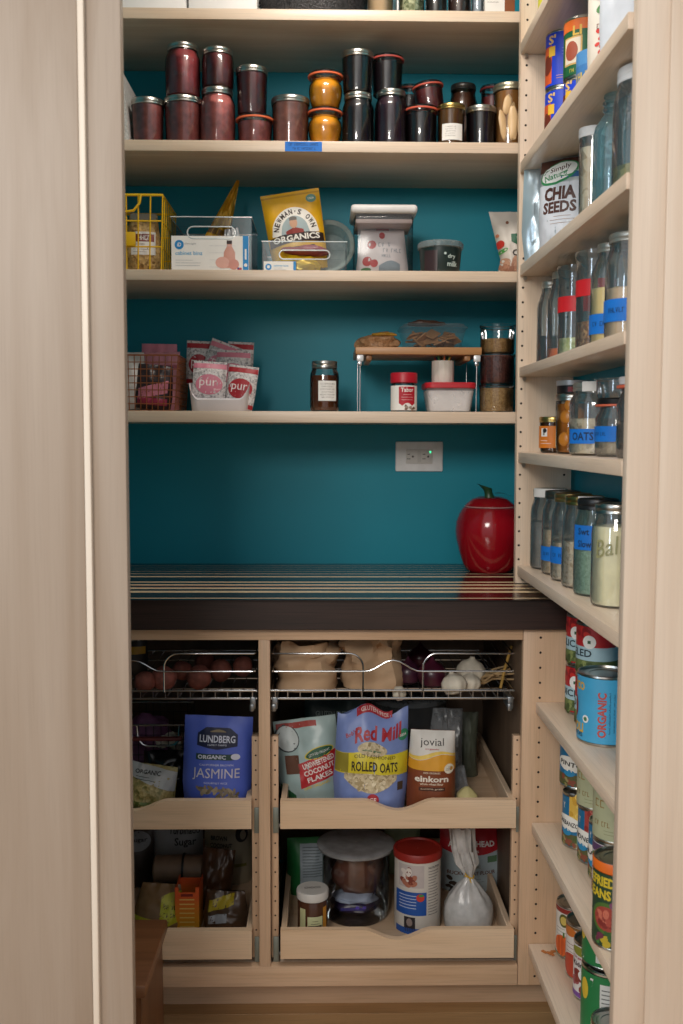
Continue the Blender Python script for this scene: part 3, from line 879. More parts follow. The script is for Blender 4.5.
MB().box(-.022, .022, -.002, 0, -.016, .016, plain('#d6a900', .4), .002).obj('name_plate', bk, (xat(125, 240, YB) - xr_ + .003, -.002, zat(130, 240, YB) - S3))
hdl = [(-.155 + .012 * 0, 0, hb)]
hp = [( -.055 - .012 - .07 * 0 + 0, 0, 0)]
m = MB(); m.tube([(xat(141, 196, YB) - xr_, -.003, hb), (xat(140, 205, YB) - xr_, -.004, hb - .018), (xat(134, 215, YB) - xr_, -.004, hb - .036), (xat(120, 216, YB) - xr_, -.004, hb - .040), (xat(95, 216, YB) - xr_, -.004, hb - .040)], .003, YEL)
m.obj('handle', bk)
GRAN = speckle('#b48a4e', '#7e5a2c', 180, .6, '#d8b67a')
m, S = pouch(.09, .148, .07, GRAN, 3, .004, topw=.7, tp=3)
band(m, S, -.026, .030, .045, .10, PAPER, 1); rect(m, S, .002, .085, .05, .018, plain('#7a2f2a', .5), 2)
scribble(m, S, .002, .085, .036, .011, PAPER, 3, 2); lines(m, S, .0, .07, .04, 4, .006, plain('#8a7a74', .6), 2)
band(m, S, -.03, .03, .125, .146, plain('#b9b2a6', .3), 1)
o = m.obj('snack_pouch', None, (xat(143, 240, 2.41), 2.42, S3 + .006), (0, 0, .05)); tag(o, 'bag of tan granola with a white and maroon label inside the yellow basket', 'bag')
m, S = pouch(.085, .12, .06, GRAN, 9, .004); o = m.obj('snack_pouch', None, (xat(112, 240, 2.41), 2.43, S3 + .006)); tag(o, 'bag of tan granola at the hidden left end of the yellow basket', 'bag')

ACR = glass('#f3f7f8', '#c4ced2', .012, key2='_bin', fres=.14, rough=.25)
def clear_bin(name, label, x0p, x1p, topp, Y, z, dep, slot):
    X0, X1 = xat(x0p, 260, Y), xat(x1p, 260, Y); w = X1 - X0; h = zat(220, topp, Y) - z
    m = MB()
    # floor, back and sides as thin panes; front drawn round a rounded handle slot
    m.box(-w / 2, w / 2, .0, dep, 0, .003, ACR); m.box(-w / 2, -w / 2 + .002, 0, dep, .003, h, ACR); m.box(w / 2 - .002, w / 2, 0, dep, .003, h, ACR)
    m.box(-w / 2 + .002, w / 2 - .002, dep - .002, dep, .003, h, ACR)
    sx, sz0, sz1 = slot
    m.box(-w / 2 + .002, w / 2 - .002, 0, .002, .003, sz0, ACR); m.box(-w / 2 + .002, w / 2 - .002, 0, .002, sz1, h, ACR)
    m.box(-w / 2 + .002, -sx, 0, .002, sz0, sz1, ACR); m.box(sx, w / 2 - .002, 0, .002, sz0, sz1, ACR)
    o = m.obj(name, None, ((X0 + X1) / 2, Y, z)); tag(o, label, 'bin', 'clear plastic bins')
    er = plain('#c9d2d4', .15, spec=.8); e = MB()
    e.tube([(-w / 2, 0, h), (w / 2, 0, h), (w / 2, dep, h), (-w / 2, dep, h)], .0012, er, n=6, closed=True)
    rr = (sz1 - sz0) / 2; zc = (sz0 + sz1) / 2
    e.tube([(-sx + rr + rr * math.cos(a), -.001, zc + rr * math.sin(a)) for a in [PI / 2 + PI * i / 8 for i in range(9)]] + [(sx - rr + rr * math.cos(a), -.001, zc + rr * math.sin(a)) for a in [-PI / 2 + PI * i / 8 for i in range(9)]], .0016, er, n=6, closed=True)
    e.obj('rim', o)
    return o, w, h
b1, w1, h1 = clear_bin('clear_bin', 'wide clear plastic bin with a large white product card on its front', 171, 252, 217, YB, S3, .2, (.055, .078, .105))
BLU = plain('#1583c4', .5)
m = MB(); S = Flat(-.0016); cw = xat(249, 250, YB) - xat(171.5, 250, YB); ch = zat(200, 236, YB) - S3 - .002
cxm = (xat(171.5, 250, YB) + xat(249, 250, YB)) / 2 - b1.location.x
m.box(cxm - cw / 2, cxm + cw / 2, -.0016, -.0002, .002, .002 + ch, PAPER)
L_ = cxm - cw / 2; z0 = .002
ell(m, S, L_ + .018, z0 + ch - .02, .0105, .0105, BLU, 1); text(m, S, 'iD', L_ + .018, z0 + ch - .02, .009, .009, PAPER, 2)
text(m, S, 'design', L_ + .043, z0 + ch - .018, .026, .0055, plain('#9a9ea2', .6), 1, 0); text(m, S, 'cabinet binz', L_ + .040, z0 + ch - .039, .062, .0085, plain('#4fa6d4', .6), 1, .01)
lines(m, S, L_ + .040, z0 + .027, .062, 3, .006, plain('#b9bdc0', .7), 1)
rect(m, S, cxm + cw / 2 - .0075, z0 + ch / 2, .013, ch, BLU, 1); rect(m, S, cxm + cw / 2 - .0075, z0 + ch * .5, .004, .024, PAPER, 2); ell(m, S, cxm + cw / 2 - .0075, z0 + ch * .2, .004, .004, PAPER, 2)
px_ = cxm + .038
m.lathe([(.001, 0), (.013, 0), (.013, .035), (.006, .048), (.006, .055)], plain('#c98d7a', .3), 20, c=(px_ + .006, -.0016, z0 + .01), xf=Matrix.Translation((0, -.0018, 0)) @ Matrix.Diagonal((1, .02, 1, 1)))
rect(m, S, px_ + .006, z0 + .068, .012, .008, plain('#3a2a28', .5), 1.5)
ell(m, S, px_ - .010, z0 + .022, .016, .013, plain('#d8a698', .4), 1.2); ell(m, S, px_ + .016, z0 + .018, .012, .012, plain('#c98a7c', .4), 1.4)
for k in range(4): rect(m, S, px_ - .01, z0 + .012 + .016 * k, .06, .0006, plain('#c9c9cc', .7), .8)
rect(m, S, px_ + .029, z0 + .008, .010, .0055, plain('#b8455a', .6), 1.5); rect(m, S, px_ + .026, z0 + .0095, .004, .003, plain('#34508c', .6), 1.8)
m.obj('product_card', b1)
FOILY = plain('#b98a1c', .32, .35, var=.3, scale=25)
m, S = pouch(.062, .232, .018, FOILY, 5, .006, topw=.12, midw=1.0, tp=1.6)
band(m, S, -.028, .025, .09, .105, plain('#6b4a14', .4), 1)
o = m.obj('snack_pouch', None, (xat(205, 240, 2.42), 2.42, S3 + .018), (R(2), R(20), .3)); tag(o, 'tall crumpled golden packet sticking out of the wide clear bin', 'bag')
m, S = pouch(.060, .112, .05, plain('#a2a5a8', .4, .4, var=.15, scale=30), 6, .006, topw=.55, midw=1)
o = m.obj('snack_pouch', None, (xat(236, 240, 2.40), 2.40, S3 + .0045), (0, R(-6), -.2)); tag(o, 'silver foil bag leaning at the right inside the wide clear bin', 'bag')

b2, w2, h2 = clear_bin('clear_bin', 'lower clear plastic bin holding the yellow dried fruit pouch', 262, 347, 241, YB, S3, .2, (.058, .033, .053))
m = MB(); cw = .074; ch = .0265; L_ = -w2 / 2 + .004
m.box(L_, L_ + cw, -.0016, -.0002, .001, .001 + ch, PAPER)
ell(m, S := Flat(-.0016), L_ + .011, .015, .0072, .0072, BLU, 1); ell(m, S, L_ + .011, .015, .0036, .0036, PAPER, 2)
text(m, S, 'cabinet binz', L_ + .040, .018, .034, .004, plain('#4fa6d4', .6), 1, .01); lines(m, S, L_ + .038, .0125, .03, 2, .004, plain('#b9bdc0', .7), 1)
rect(m, S, L_ + cw - .003, .001 + ch / 2, .006, ch, BLU, 1); rect(m, S, L_ + .060, .006, .007, .003, plain('#b8455a', .6), 1)
m.obj('product_card', b2)
# yellow pouch with arched wordmark
NY = plain('#d9a514', .35, var=.08); 
m, S = pouch(.138, .182, .06, NY, 12, .0022, topw=1.0, botw=.9, midw=.96, tp=2.5)
NB = plain('#2c1a14', .5); NW = plain('#ece8df', .5)
cz = .098
band(m, S, -.055, .055, lambda u: cz - .014, lambda u: cz - .014 + .062 * math.sqrt(max(0, 1 - (u / .055) ** 2)), NW, 1)
band(m, S, -.033, .033, lambda u: cz - .012, lambda u: cz - .012 + .040 * math.sqrt(max(0, 1 - (u / .033) ** 2)), plain('#9fb0b2', .5), 2)
ell(m, S, -.002, cz + .012, .009, .012, plain('#c79a7c', .6), 3); band(m, S, -.022, .019, cz - .012, lambda u: cz + .002 - abs(u + .001) * .35, plain('#8e2f28', .6), 2.6)
band(m, S, -.011, .007, lambda u: cz + .018, lambda u: cz + .027 - (u + .002) ** 2 * 40, plain('#6b6660', .6), 3.4)
word = "NEWMAN'S OWN"
for i, ch_ in enumerate(word):
    if ch_ == ' ': continue
    a = PI * (1 - (i + .5) / len(word)) ; a = .12 + (PI - .24) * (1 - (i + .5) / len(word)) 
    uu, vv = .0445 * math.cos(a), cz - .010 + .048 * math.sin(a)
    text(m, S, ch_, uu, vv, .0022 if ch_ == "'" else .0085, .0045 if ch_ == "'" else .0125, NB, 2, .03, rot=a - PI / 2)
band(m, S, -.063, .063, lambda u: cz - .031 - u * u * 2.2, lambda u: cz - .010 - u * u * 2.2, NB, 2)
text(m, S, 'ORGANICS', 0, cz - .0235, .108, .014, NW, 4.2, .03, arch=.16)
ell(m, S, .047, cz + .063, .012, .0095, plain('#5f8f86', .5), 1); text(m, S, 'USDA', .047, cz + .063, .014, .005, NW, 2)
rect(m, S, 0, cz - .045, .08, .006, plain('#3c2a18', .6), 1); band(m, S, -.068, .068, .172, .176, plain('#b98a10', .4), 1)
o = m.obj('snack_pouch', None, (xat(302, 240, 2.42), 2.395, S3 + .016), (R(6), R(-9), 0)); tag(o, 'yellow dried fruit pouch with an arched black wordmark in the lower clear bin', 'bag')
m = MB().blob(.055, .035, .026, plain('#d8ad14', .25, .2, var=.25, scale=30), amp=.35, fr=2.6, seed=4, flat=.7)
S = None
o = m.obj('snack_packet', None, (xat(297, 255, 2.35), 2.372, S3 + .0225)); tag(o, 'crumpled bright yellow packet at the front of the lower clear bin', 'packet')
m = MB().blob(.058, .03, .013, plain('#8e3a44', .35, var=.2), amp=.3, seed=8)
o = m.obj('snack_packet', None, (xat(305, 246, 2.35), 2.372, S3 + .058)); tag(o, 'maroon packet lying on the yellow one in the lower clear bin', 'packet')
MILK = film('#dfe6e4', .45, '#b9c2bd')
m = MB().lathe([(.001, 0), (.03, 0), (.045, .006), (.062, .045), (.066, .047), (.064, .05), (.055, .045)], MILK, 32)
o = m.obj('plastic_bowl', None, (xat(330, 240, 2.47), 2.46, S3 + .066 + .004), (R(80), 0, R(-8))); tag(o, 'translucent plastic bowl standing on edge behind the yellow pouch', 'bowl')

# pop-top canister
YO = 2.335; X0, X1 = xat(352, 260, YO), xat(416, 260, YO); w = X1 - X0; H = zat(384, 204, YO) - S3
can_ = empty('pop_canister', 'square clear canister with a white push-top lid, cherry bag inside', 'canister', ((X0 + X1) / 2, YO + w / 2, S3))
m = MB().box(-w * .46, w * .46, -w * .46, w * .46, 0, H - .0215, glass('#f4f6f6', '#9fa9aa', .03, key2='_box', fres=.35, rough=.14), .008, seg=3); m.obj('canister_body', can_)
m = MB().box(-w * .52, w * .52, -w * .52, w * .52, H - .020, H, plain('#dcdad8', .4), .008, seg=3).box(-w * .445, w * .445, -w * .445, w * .445, H - .042, H - .032, plain('#b09c98', .5), .002).box(-w * .44, w * .44, -w * .44, w * .44, H - .032, H - .0205, plain('#3d3c3e', .5))
m.obj('lid', can_)
m, S = pouch(w * .86, H - .048, w * .5, plain('#d9cfd0', .4, var=.06), 21, .003, topw=.80, botw=1.0, midw=.95, tp=4)
CH = plain('#b3403f', .5); LF = plain('#4d7a4a', .6); GR = plain('#7d8590', .6)
dots(m, S, -.03, .068, .006, .006, 1, .009, [CH], 1, 1, 1); ell(m, S, -.037, .033, .011, .011, CH, 1); ell(m, S, -.021, .028, .009, .009, CH, 1.3); ell(m, S, -.002, .095, .007, .009, CH, 1)
ell(m, S, -.04, .014, .012, .005, LF, 1); rect(m, S, .0, .112, .03, .006, plain('#a04a52', .5), 1)
scribble(m, S, .004, .072, .030, .010, GR, 1, 4); scribble(m, S, .022, .058, .044, .009, GR, 1, 6); scribble(m, S, .008, .045, .022, .007, GR, 1, 7)
band(m, S, -.01, .04, .008, lambda u: .022 + .012 * math.sin((u + .01) * 55), plain('#8e9aa4', .5), 1)
o = m.obj('snack_pouch', None, ((X0 + X1) / 2, YO + w / 2 - .002, S3 + .004)); tag(o, 'white bag printed with cherries inside the square clear canister', 'bag')
# dark round tub
rr = 21 * 2.34 / JW; H = zat(440, 243, 2.34) - S3; X = xat(440.5, 258, 2.34)
tb = empty('deli_tub', 'round dark printed tub with a clear lid, right of the canister', 'tub', (X, 2.345, S3))
m = MB().lathe([(.001, 0), (rr * .86, 0), (rr * .9, .003), (rr * 1.0, H - .012)], plain('#20302f', .35), 36)
S = Cyl(rr * .97)
DW = plain('#b9c8c2', .6)
text(m, S, 'dry', .022, .036, .020, .012, DW, 1.5); text(m, S, 'milk', .024, .020, .026, .012, DW, 1.5); ell(m, S, .006, .043, .003, .003, DW, 1.5)
band(m, S, -.045, -.012, .004, H - .018, plain('#3a2a2c', .3), 1)
m.obj('tub_body', tb)
MB().lathe([(rr * .98, H - .016), (rr * 1.08, H - .014), (rr * 1.09, H - .004), (rr * 1.02, H), (rr * .9, H), (rr * .86, H - .006), (.001, H - .006)], film('#cfdadb', .35, '#aab6b8'), 36).obj('lid', tb)
# white berry pouch partly behind the end panel
Hq = zat(510, 212, 2.42) - S3
m, S = pouch(.125, Hq, .07, plain('#cfc9c0', .45, var=.06), 31, .004, topw=1.0, midw=.52, botw=.66, tp=2.5)
G1 = plain('#0f5a3c', .5)
band(m, S, -.012, .050, lambda u: .078 + 12 * (u - .018) ** 2, .107, G1, 2); text(m, S, 'true', .016, .096, .034, .012, plain('#c9d6cc', .6), 3)
text(m, S, 'Cr', .004, .062, .028, .016, plain('#2e241e', .6), 2.4)
ell(m, S, -.036, .083, .0085, .0095, plain('#c23a30', .5), 2); ell(m, S, -.051, .102, .004, .011, plain('#3f8a46', .5), 1.6, rot=.4); ell(m, S, -.03, .067, .011, .0045, plain('#4d9a4c', .5), 1.6, rot=.5)
ell(m, S, -.042, .104, .004, .004, plain('#c07a5a', .5), 2); ell(m, S, -.058, .12, .003, .006, plain('#4c6a7c', .5), 2); ell(m, S, -.02, .135, .004, .004, plain('#7a4a34', .5), 2)
dots(m, S, .0, .035, .034, .014, 16, .011, [plain('#a4765e', .6), plain('#8a5c46', .6), plain('#b58a70', .6)], 3, 1.5)
o = m.obj('snack_pouch', None, (xat(514, 260, 2.42), 2.42, S3)); tag(o, 'white pouch printed with red berries at the right end, cut by the panel', 'bag')

# ---- fourth shelf (gum, honey, risers)
Y4 = 2.335
COP = plain('#b3714a', .35, .8)
hb = zat(170, 356, Y4) - S4; xr_ = xat(168, 380, Y4)
m = MB(); wirebox(m, -.22, .012, 0, .2, hb, 16, 12, 8, COP, .0011, .010)
o = m.obj('wire_basket', None, (xr_ + .012, Y4, S4 + .002)); tag(o, 'copper wire basket of pink packets at the left end', 'basket')
PNK = plain('#cf7d8d', .4, .1, var=.12); PNK2 = plain('#d9909c', .4, var=.1); DK = plain('#2a1c1e', .4, var=.2)
m, S = pouch(.075, .135, .05, plain('#c9c4bd', .5, var=.1), 41, .004, topw=.9)
o = m.obj('snack_pouch', None, (xat(132, 390, 2.42), 2.40, S4 + .006)); tag(o, 'white bag standing at the left in the copper basket', 'bag')
m, S = pouch(.09, .105, .05, DK, 42, .005, topw=.9)
band(m, S, -.034, .034, lambda u: .03 + u * .3, lambda u: .058 + u * .35, PNK, 1); rect(m, S, .0, .018, .07, .016, plain('#9b2f4a', .5), 1)
o = m.obj('snack_pouch', None, (xat(152, 390, 2.38), 2.385, S4 + .006), (0, R(5), 0)); tag(o, 'dark bag with pink bands at the front of the copper basket', 'bag')
for i, (px, tp_, Y, rz, lab) in enumerate([(160, 344, 2.47, .1, 'pink zip bag standing tallest at the back of the copper basket'), (163, 352, 2.44, -.1, 'pink zip bag leaning in front of the tallest one in the copper basket')]):
    m, S = pouch(.085, zat(px, tp_, Y) - S4 - .006, .03, [PNK, PNK2][i], 44 + i, .003, topw=1.0, tp=3)
    band(m, S, -.042, .042, m.v[-1][2] - .016 if False else .10, .108, plain('#b05a6c', .5), 1)
    o = m.obj('snack_pouch', None, (xat(px, 390, Y), Y, S4 + .006), (0, 0, rz)); tag(o, lab, 'bag')
# white bin of gum bags
X0, X1 = xat(188, 400, Y4), xat(249, 400, Y4); w = X1 - X0; hb = zat(220, 399, Y4) - S4; hs = zat(220, 386, Y4) - S4
gb = MB(); WBN = plain('#e2dde0', .45, var=.02)
def rr_ring(hw, hd, rad, z, n=6):
    pts = []
    for cx, cy, a0 in ((hw - rad, hd - rad, 0), (-hw + rad, hd - rad, 90), (-hw + rad, -hd + rad, 180), (hw - rad, -hd + rad, 270)):
        for i in range(n + 1):
            a = R(a0 + 90 * i / n); pts.append((cx + rad * math.cos(a), cy + rad * math.sin(a), z(cx + rad * math.cos(a), cy + rad * math.sin(a)) if callable(z) else z))
    return pts
hd = .085
zt_ = lambda x, y: hb - .004 + (hs - hb) * (1 - math.exp(-((y + hd) / .02))) + (hs - hb) * .7 * (abs(x) / (w / 2)) ** 6
rings = [rr_ring(w * .45, hd * .92, .02, .0), rr_ring(w * .46, hd * .94, .02, .003), rr_ring(w * .5, hd, .022, zt_), rr_ring(w * .485, hd * .97, .02, zt_), rr_ring(w * .45, hd * .92, .018, .004)]
n = len(rings[0]); vs = [p for r_ in rings for p in r_]
fs = [(k * n + i, k * n + (i + 1) % n, (k + 1) * n + (i + 1) % n, (k + 1) * n + i) for k in range(4) for i in range(n)]
fs += [tuple(reversed(range(n))), tuple(4 * n + i for i in range(n))]
gb.add(vs, fs, WBN); o = gb.obj('plastic_bin', None, ((X0 + X1) / 2, Y4 + hd, S4)); tag(o, 'white plastic bin overflowing with pink and white gum bags', 'bin')
GW = speckle('#cfc9c8', '#8d8a8c', 260, .4, '#e4e0de')
GRED = plain('#a81f2a', .45); GPNK = plain('#d47f92', .45)
def gum(px, top, Y, wpx, c, rx, ry, rz, lab, word=True, cs=1, blobv=.048, hh=None):
    H = hh or .105; wd = wpx * Y / JW
    m, S = pouch(wd, H, .028, GW, px * .1, .002, topw=1.0, tp=4, nu=12, nv=14)
    band(m, S, -wd * .49, wd * .49, H - .018, H - .006, c, 1); band(m, S, -wd * .47, wd * .47, .002, .012, c, 1)
    ell(m, S, 0, blobv, wd * .40, .0245, c, 1)
    if word: text(m, S, 'pur', -.002, blobv, wd * .52, .021, plain('#f0e6e4', .5), 2, .0)
    if word: text(m, S, 'gum', wd * .24, blobv - .012, wd * .18, .005, plain('#f0e6e4', .5), 2, .0)
    z = zat(px, top, Y) - H * math.cos(rx)
    o = m.obj('gum_bag', None, (xat(px, top + 20, Y), Y, max(z, S4 + .006)), (rx, ry, rz)); tag(o, lab, 'bag', 'bags of gum in the white bin')
gum(208, 361, 2.365, 33, GPNK, R(-8), R(3), .05, 'white gum bag with a pink oval logo at the front left of the white bin')
gum(238, 368, 2.372, 30, GRED, R(-8), R(7), -.1, 'white gum bag with a red oval logo at the front right of the white bin')
gum(232, 350, 2.405, 34, GPNK, R(-5), R(2), -.05, 'pink topped gum bag right behind the red logo one', word=True)
gum(214, 341, 2.43, 34, GPNK, R(-3), R(20), .05, 'pink topped gum bag tilted highest in the white bin', word=True)
gum(198, 341, 2.45, 24, GRED, 0, R(2), .1, 'red topped gum bag at the back left of the white bin')
gum(239, 342, 2.455, 26, GRED, 0, R(3), -.1, 'red topped gum bag at the back right of the white bin')
# honey jar
def hlab(m, S):
    rect(m, S, .006, .048, .045, .046, PAPER, .2)
    for i in range(6): scribble(m, S, .006, .064 - i * .0062, .034 - .006 * (i % 2), .003, plain('#77726e', .7), .9, 20 + i)
Hh = zat(324, 361, Y4) - S4
jar('honey_jar', 'jar of dark honey with a silver lid and handwritten label, standing alone', 'jar', (xat(324.5, 390, Y4), Y4 + .01, S4), 14.5 * Y4 / JW, Hh - .004, 'mason', HONEY, fill=.74, lidh=.016, paper=hlab, cname='honey', rotz=.05, gl=GLASS)
# little riser shelf
YS = 2.34
X0, X1 = xat(355.5, 350, YS), xat(482, 350, YS); zt1 = zat(400, 347, YS); zb1 = zat(400, 354.5, YS)
BAM = wood('x', '#b98a5c', '#96683f', .4, .4)
rs = empty('riser_shelf', 'small wooden riser shelf on folding wire legs', 'shelf', ((X0 + X1) / 2, YS, S4))
w = X1 - X0; t = zt1 - S4
MB().box(-w / 2, w / 2, 0, .19, zb1 - S4, t, BAM, .002).obj('shelf_top', rs)
for s in (-1, 1): MB().box(s * (w / 2 - .032) - .007, s * (w / 2 - .032) + .007, .012, .18, zb1 - S4 - .013, zb1 - S4 - .0002, BAM, .002).obj('cleat', rs)
for s in (-1, 1):
    m = MB(); xx = s * (w / 2 - .011)
    m.tube([(xx, .004, zb1 - S4 - .006), (xx, .006, .0022), (xx, .17, .0022), (xx, .172, zb1 - S4 - .006)], .0015, CHROME)
    lg = m.obj('leg', rs)
    MB().box(xx - .008, xx + .008, -.001, .008, zb1 - S4 - .016, zb1 - S4 - .001, plain('#d6d8da', .3, .3), .002).box(xx - .005, xx + .005, .0, .007, zb1 - S4 - .026, zb1 - S4 - .015, CHROME, .002).obj('hinge', lg)
m = MB().blob(.05, .04, .023, speckle('#b98f68', '#8a6642', 200, .5), amp=.35, fr=1.8, seed=14, flat=.65)
m.blob(.030, .02, .006, plain('#b98a2c', .5), c=(.01, -.018, .0165), amp=.3, seed=5)
o = m.obj('bread_bag', None, (xat(379, 338, 2.40), 2.40, zt1 + .0155)); tag(o, 'small tan bag with a yellow tie on the riser, left of the clamshell', 'bag')
cl = empty('clamshell_box', 'clear plastic clamshell tub of brown crackers on the riser', 'tub', (xat(432, 335, 2.42), 2.42, zt1 + .0003))
def tray(hw, hd, z0, z1, g): 
    r_ = [rr_ring(hw * .86, hd * .86, .02, z0), rr_ring(hw, hd, .025, z1)]
    return r_
def loft(mb, rings, mat, caps=(True, False)):
    n = len(rings[0]); vs = [p for r_ in rings for p in r_]
    fs = [(k * n + i, k * n + (i + 1) % n, (k + 1) * n + (i + 1) % n, (k + 1) * n + i) for k in range(len(rings) - 1) for i in range(n)]
    if caps[0]: fs.append(tuple(reversed(range(n))))
    if caps[1]: fs.append(tuple((len(rings) - 1) * n + i for i in range(n)))
    mb.add(vs, fs, mat)
CP = film('#f0f3f3', .07, '#c3ccd0')
hw = 33 * 2.42 / JW
m = MB(); loft(m, [rr_ring(hw * .8, .055, .02, 0), rr_ring(hw * .82, .057, .02, .003), rr_ring(hw * .95, .066, .025, .045), rr_ring(hw, .07, .026, .046)], CP); m.obj('tray', cl)
m = MB(); loft(m, [rr_ring(hw, .07, .026, .0465), rr_ring(hw, .07, .026, .050), rr_ring(hw * .93, .064, .025, .052), rr_ring(hw * .9, .062, .025, .057)], film('#e6ecee', .16, '#b0bcc0'), (False, True)); m.obj('lid', cl)
m = MB()
rg = random.Random(4)
CRK = plain('#a5774e', .7, var=.2)
for i in range(22):
    m.box(-.017, .017, -.014, .014, -.002, .002, CRK, .001, xf=Matrix.Translation((rg.uniform(-.048, .048), rg.uniform(-.035, .035), .014 + .022 * rg.random())) @ Matrix.Rotation(rg.uniform(-.9, .9), 4, 'X') @ Matrix.Rotation(rg.uniform(-.7, .7), 4, 'Y') @ Matrix.Rotation(rg.random() * 3, 4, 'Z'), seg=1)
m.obj('crackers', cl)
m = MB().blob(.045, .035, .008, plain('#4a3226', .5), amp=.3, seed=3, flat=.5)
o = m.obj('snack_packet', None, (xat(426, 322, 2.42), 2.42, zt1 + .0625)); tag(o, 'flat dark brown packet lying on top of the clamshell tub', 'packet')
# red lidded spice jar
rr = 12.8 * 2.335 / JW; H = zat(404, 373, 2.335) - S4
tj_ = empty('spice_jar', 'small jar with a red lid and red and white label under the riser', 'jar', (xat(404, 392, 2.335), 2.34, S4))
MB().lathe([(rr * .6, 0), (rr * .94, 0), (rr, .004), (rr, H * .68), (rr * .93, H * .74), (rr * .93, H * .78)], GLASSC, 32).obj('glass_body', tj_)
MB().lathe([(.001, .003), (rr * .92, .003), (rr * .95, .006), (rr * .95, H * .6), (.001, H * .61)], plain('#3a2420', .6), 28).obj('contents', tj_)
MB().lathe([(rr * .98, H * .74), (rr * 1.04, H * .75), (rr * 1.04, H * .97), (rr * 1.0, H), (.001, H)], plain('#b0182a', .4), 36).obj('lid', tj_)
m = MB(); S = Cyl(rr + .0006)
band(m, S, -.046, .046, .004, H * .67, PAPER, .3); band(m, S, -.014, .026, lambda u: .014 + .007 * abs(math.sin((u + .03) * 130)), H * .64, plain('#b3142a', .5), 1)
text(m, S, 'Tabor', .006, H * .56, .030, .010, PAPER, 2); lines(m, S, .006, H * .44, .030, 3, .006, plain('#e3b8b8', .6), 2, left=False)
dots(m, S, .012, .010, .014, .005, 8, .004, [plain('#6a4a34', .6), plain('#9a8a7c', .6)], 2, 1.6)
m.obj('printed_label', tj_)
# white tub with red lid and the cup on it
tw = 25 * 2.37 / JW; Ht = zat(449, 383, 2.37) - S4
tb = empty('storage_tub', 'translucent white tub with a red lid under the riser', 'tub', (xat(449.5, 395, 2.37), 2.395, S4))
m = MB(); loft(m, [rr_ring(tw * .82, .045, .018, 0), rr_ring(tw * .84, .047, .018, .003), rr_ring(tw * .97, .056, .02, Ht - .012)], film('#f3f3f4', .25, '#e6e7ea')); m.obj('tub_body', tb)
m = MB(); loft(m, [rr_ring(tw * .80, .042, .016, .004), rr_ring(tw * .93, .053, .018, Ht * .72), rr_ring(tw * .90, .050, .018, Ht * .74)], plain('#f2f0ee', .8), (True, True)); m.obj('contents', tb)
m = MB(); loft(m, [rr_ring(tw * .99, .058, .02, Ht - .0135), rr_ring(tw * 1.02, .06, .021, Ht - .012), rr_ring(tw * 1.02, .06, .021, Ht - .003), rr_ring(tw * .98, .057, .02, Ht), rr_ring(tw * .88, .05, .018, Ht), rr_ring(tw * .86, .048, .018, Ht - .003)], plain('#b5202c', .45), (True, True)); m.obj('lid', tb)
cu = empty('pick_cup', 'white ribbed cup of coloured picks standing on the red lidded tub', 'cup', (xat(443, 370, 2.38), 2.385, S4 + Ht))
rr = 11 * 2.38 / JW; Hc = zat(443, 361, 2.38) - S4 - Ht
cw_ = plain('#d9d3c8', .5)
MB().lathe([(.001, 0), (rr * .95, 0), (rr, .003), (rr * 1.0, Hc), (rr * .9, Hc), (rr * .88, .006), (.001, .006)], cw_, 40, wob=lambda a, z: 1 + .03 * math.sin(14 * a + z * 400)).obj('cup_body', cu)
rg = random.Random(9)
for i, c in enumerate(['#b33a34', '#3f8a4c', '#d9a03a', '#3d6aa0', '#b33a34', '#3f8a4c', '#d06a34', '#c9b03a']):
    a = i * .8; m = MB().tube([(.004 * math.cos(a), .004 * math.sin(a), .008), (rr * .75 * math.cos(a), rr * .75 * math.sin(a), Hc + .009 + .005 * rg.random())], .0019, plain(c, .5), n=6)
    m.obj('pick', cu)
# stacked clear grain jars
rr = 18 * 2.36 / JW; z = S4
for i, (tp_, c, nm) in enumerate([(384.5, speckle('#9c7748', '#c2a06c', 300), 'bottom clear tub of tan grain in the stack of three'), (354.5, speckle('#4c2320', '#6b3a30', 220), 'middle clear tub of dark red beans in the stack of three'), (325, speckle('#8f6a3c', '#b58f5a', 300), 'top clear tub of tan grain in the stack of three')]):
    H = zat(497, tp_, 2.36) - z
    t = empty('stacking_tub', nm, 'tub', (xat(497, 370, 2.36), 2.36, z), group='stacked clear grain tubs')
    MB().lathe([(rr * .5, 0), (rr * .88, 0), (rr * .93, .006), (rr * .95, H - .008), (rr * 1.0, H - .006), (rr * 1.0, H - .001), (rr * .94, H)], GLASSC, 40, cap0=True, wob=lambda a, z_: 1 + .012 * math.sin(20 * a)).obj('tub_body', t)
    f = [.85, .95, .5][i]
    MB().lathe([(.001, .003), (rr * .85, .003), (rr * .90, .008), (rr * .915, H * f), (.001, H * f + .003)], c, 32).obj('contents', t)
    z += H + .0003

# ---- apple cookie jar on the worktop
ra = 34.5 * 2.44 / JW; YA = 2.452; za = .9146
ap = empty('apple_jar', 'glossy red apple-shaped cookie jar with a green stem on the worktop', 'cookie jar', (xat(489.5, 530, YA), YA, za))
AR = plain('#97101d', .12, spec=.6, var=.12, scale=6)
Hb = zat(488, 508, YA - .05) - za; Ha = zat(488, 497, YA) - za
lob = lambda a, z: 1 + .035 * math.cos(5 * a + .4) * max(0, 1 - z / (Hb * .55))
MB().lathe([(.001, .004), (ra * .45, .002), (ra * .56, 0), (ra * .66, .006), (ra * .76, Hb * .12), (ra * .89, Hb * .32), (ra * .975, Hb * .50), (ra * 1.0, Hb * .62), (ra * .975, Hb * .77), (ra * .89, Hb * .89), (ra * .78, Hb * .985), (ra * .70, Hb), (ra * .6, Hb)], AR, 60, wob=lob).obj('jar_body', ap)
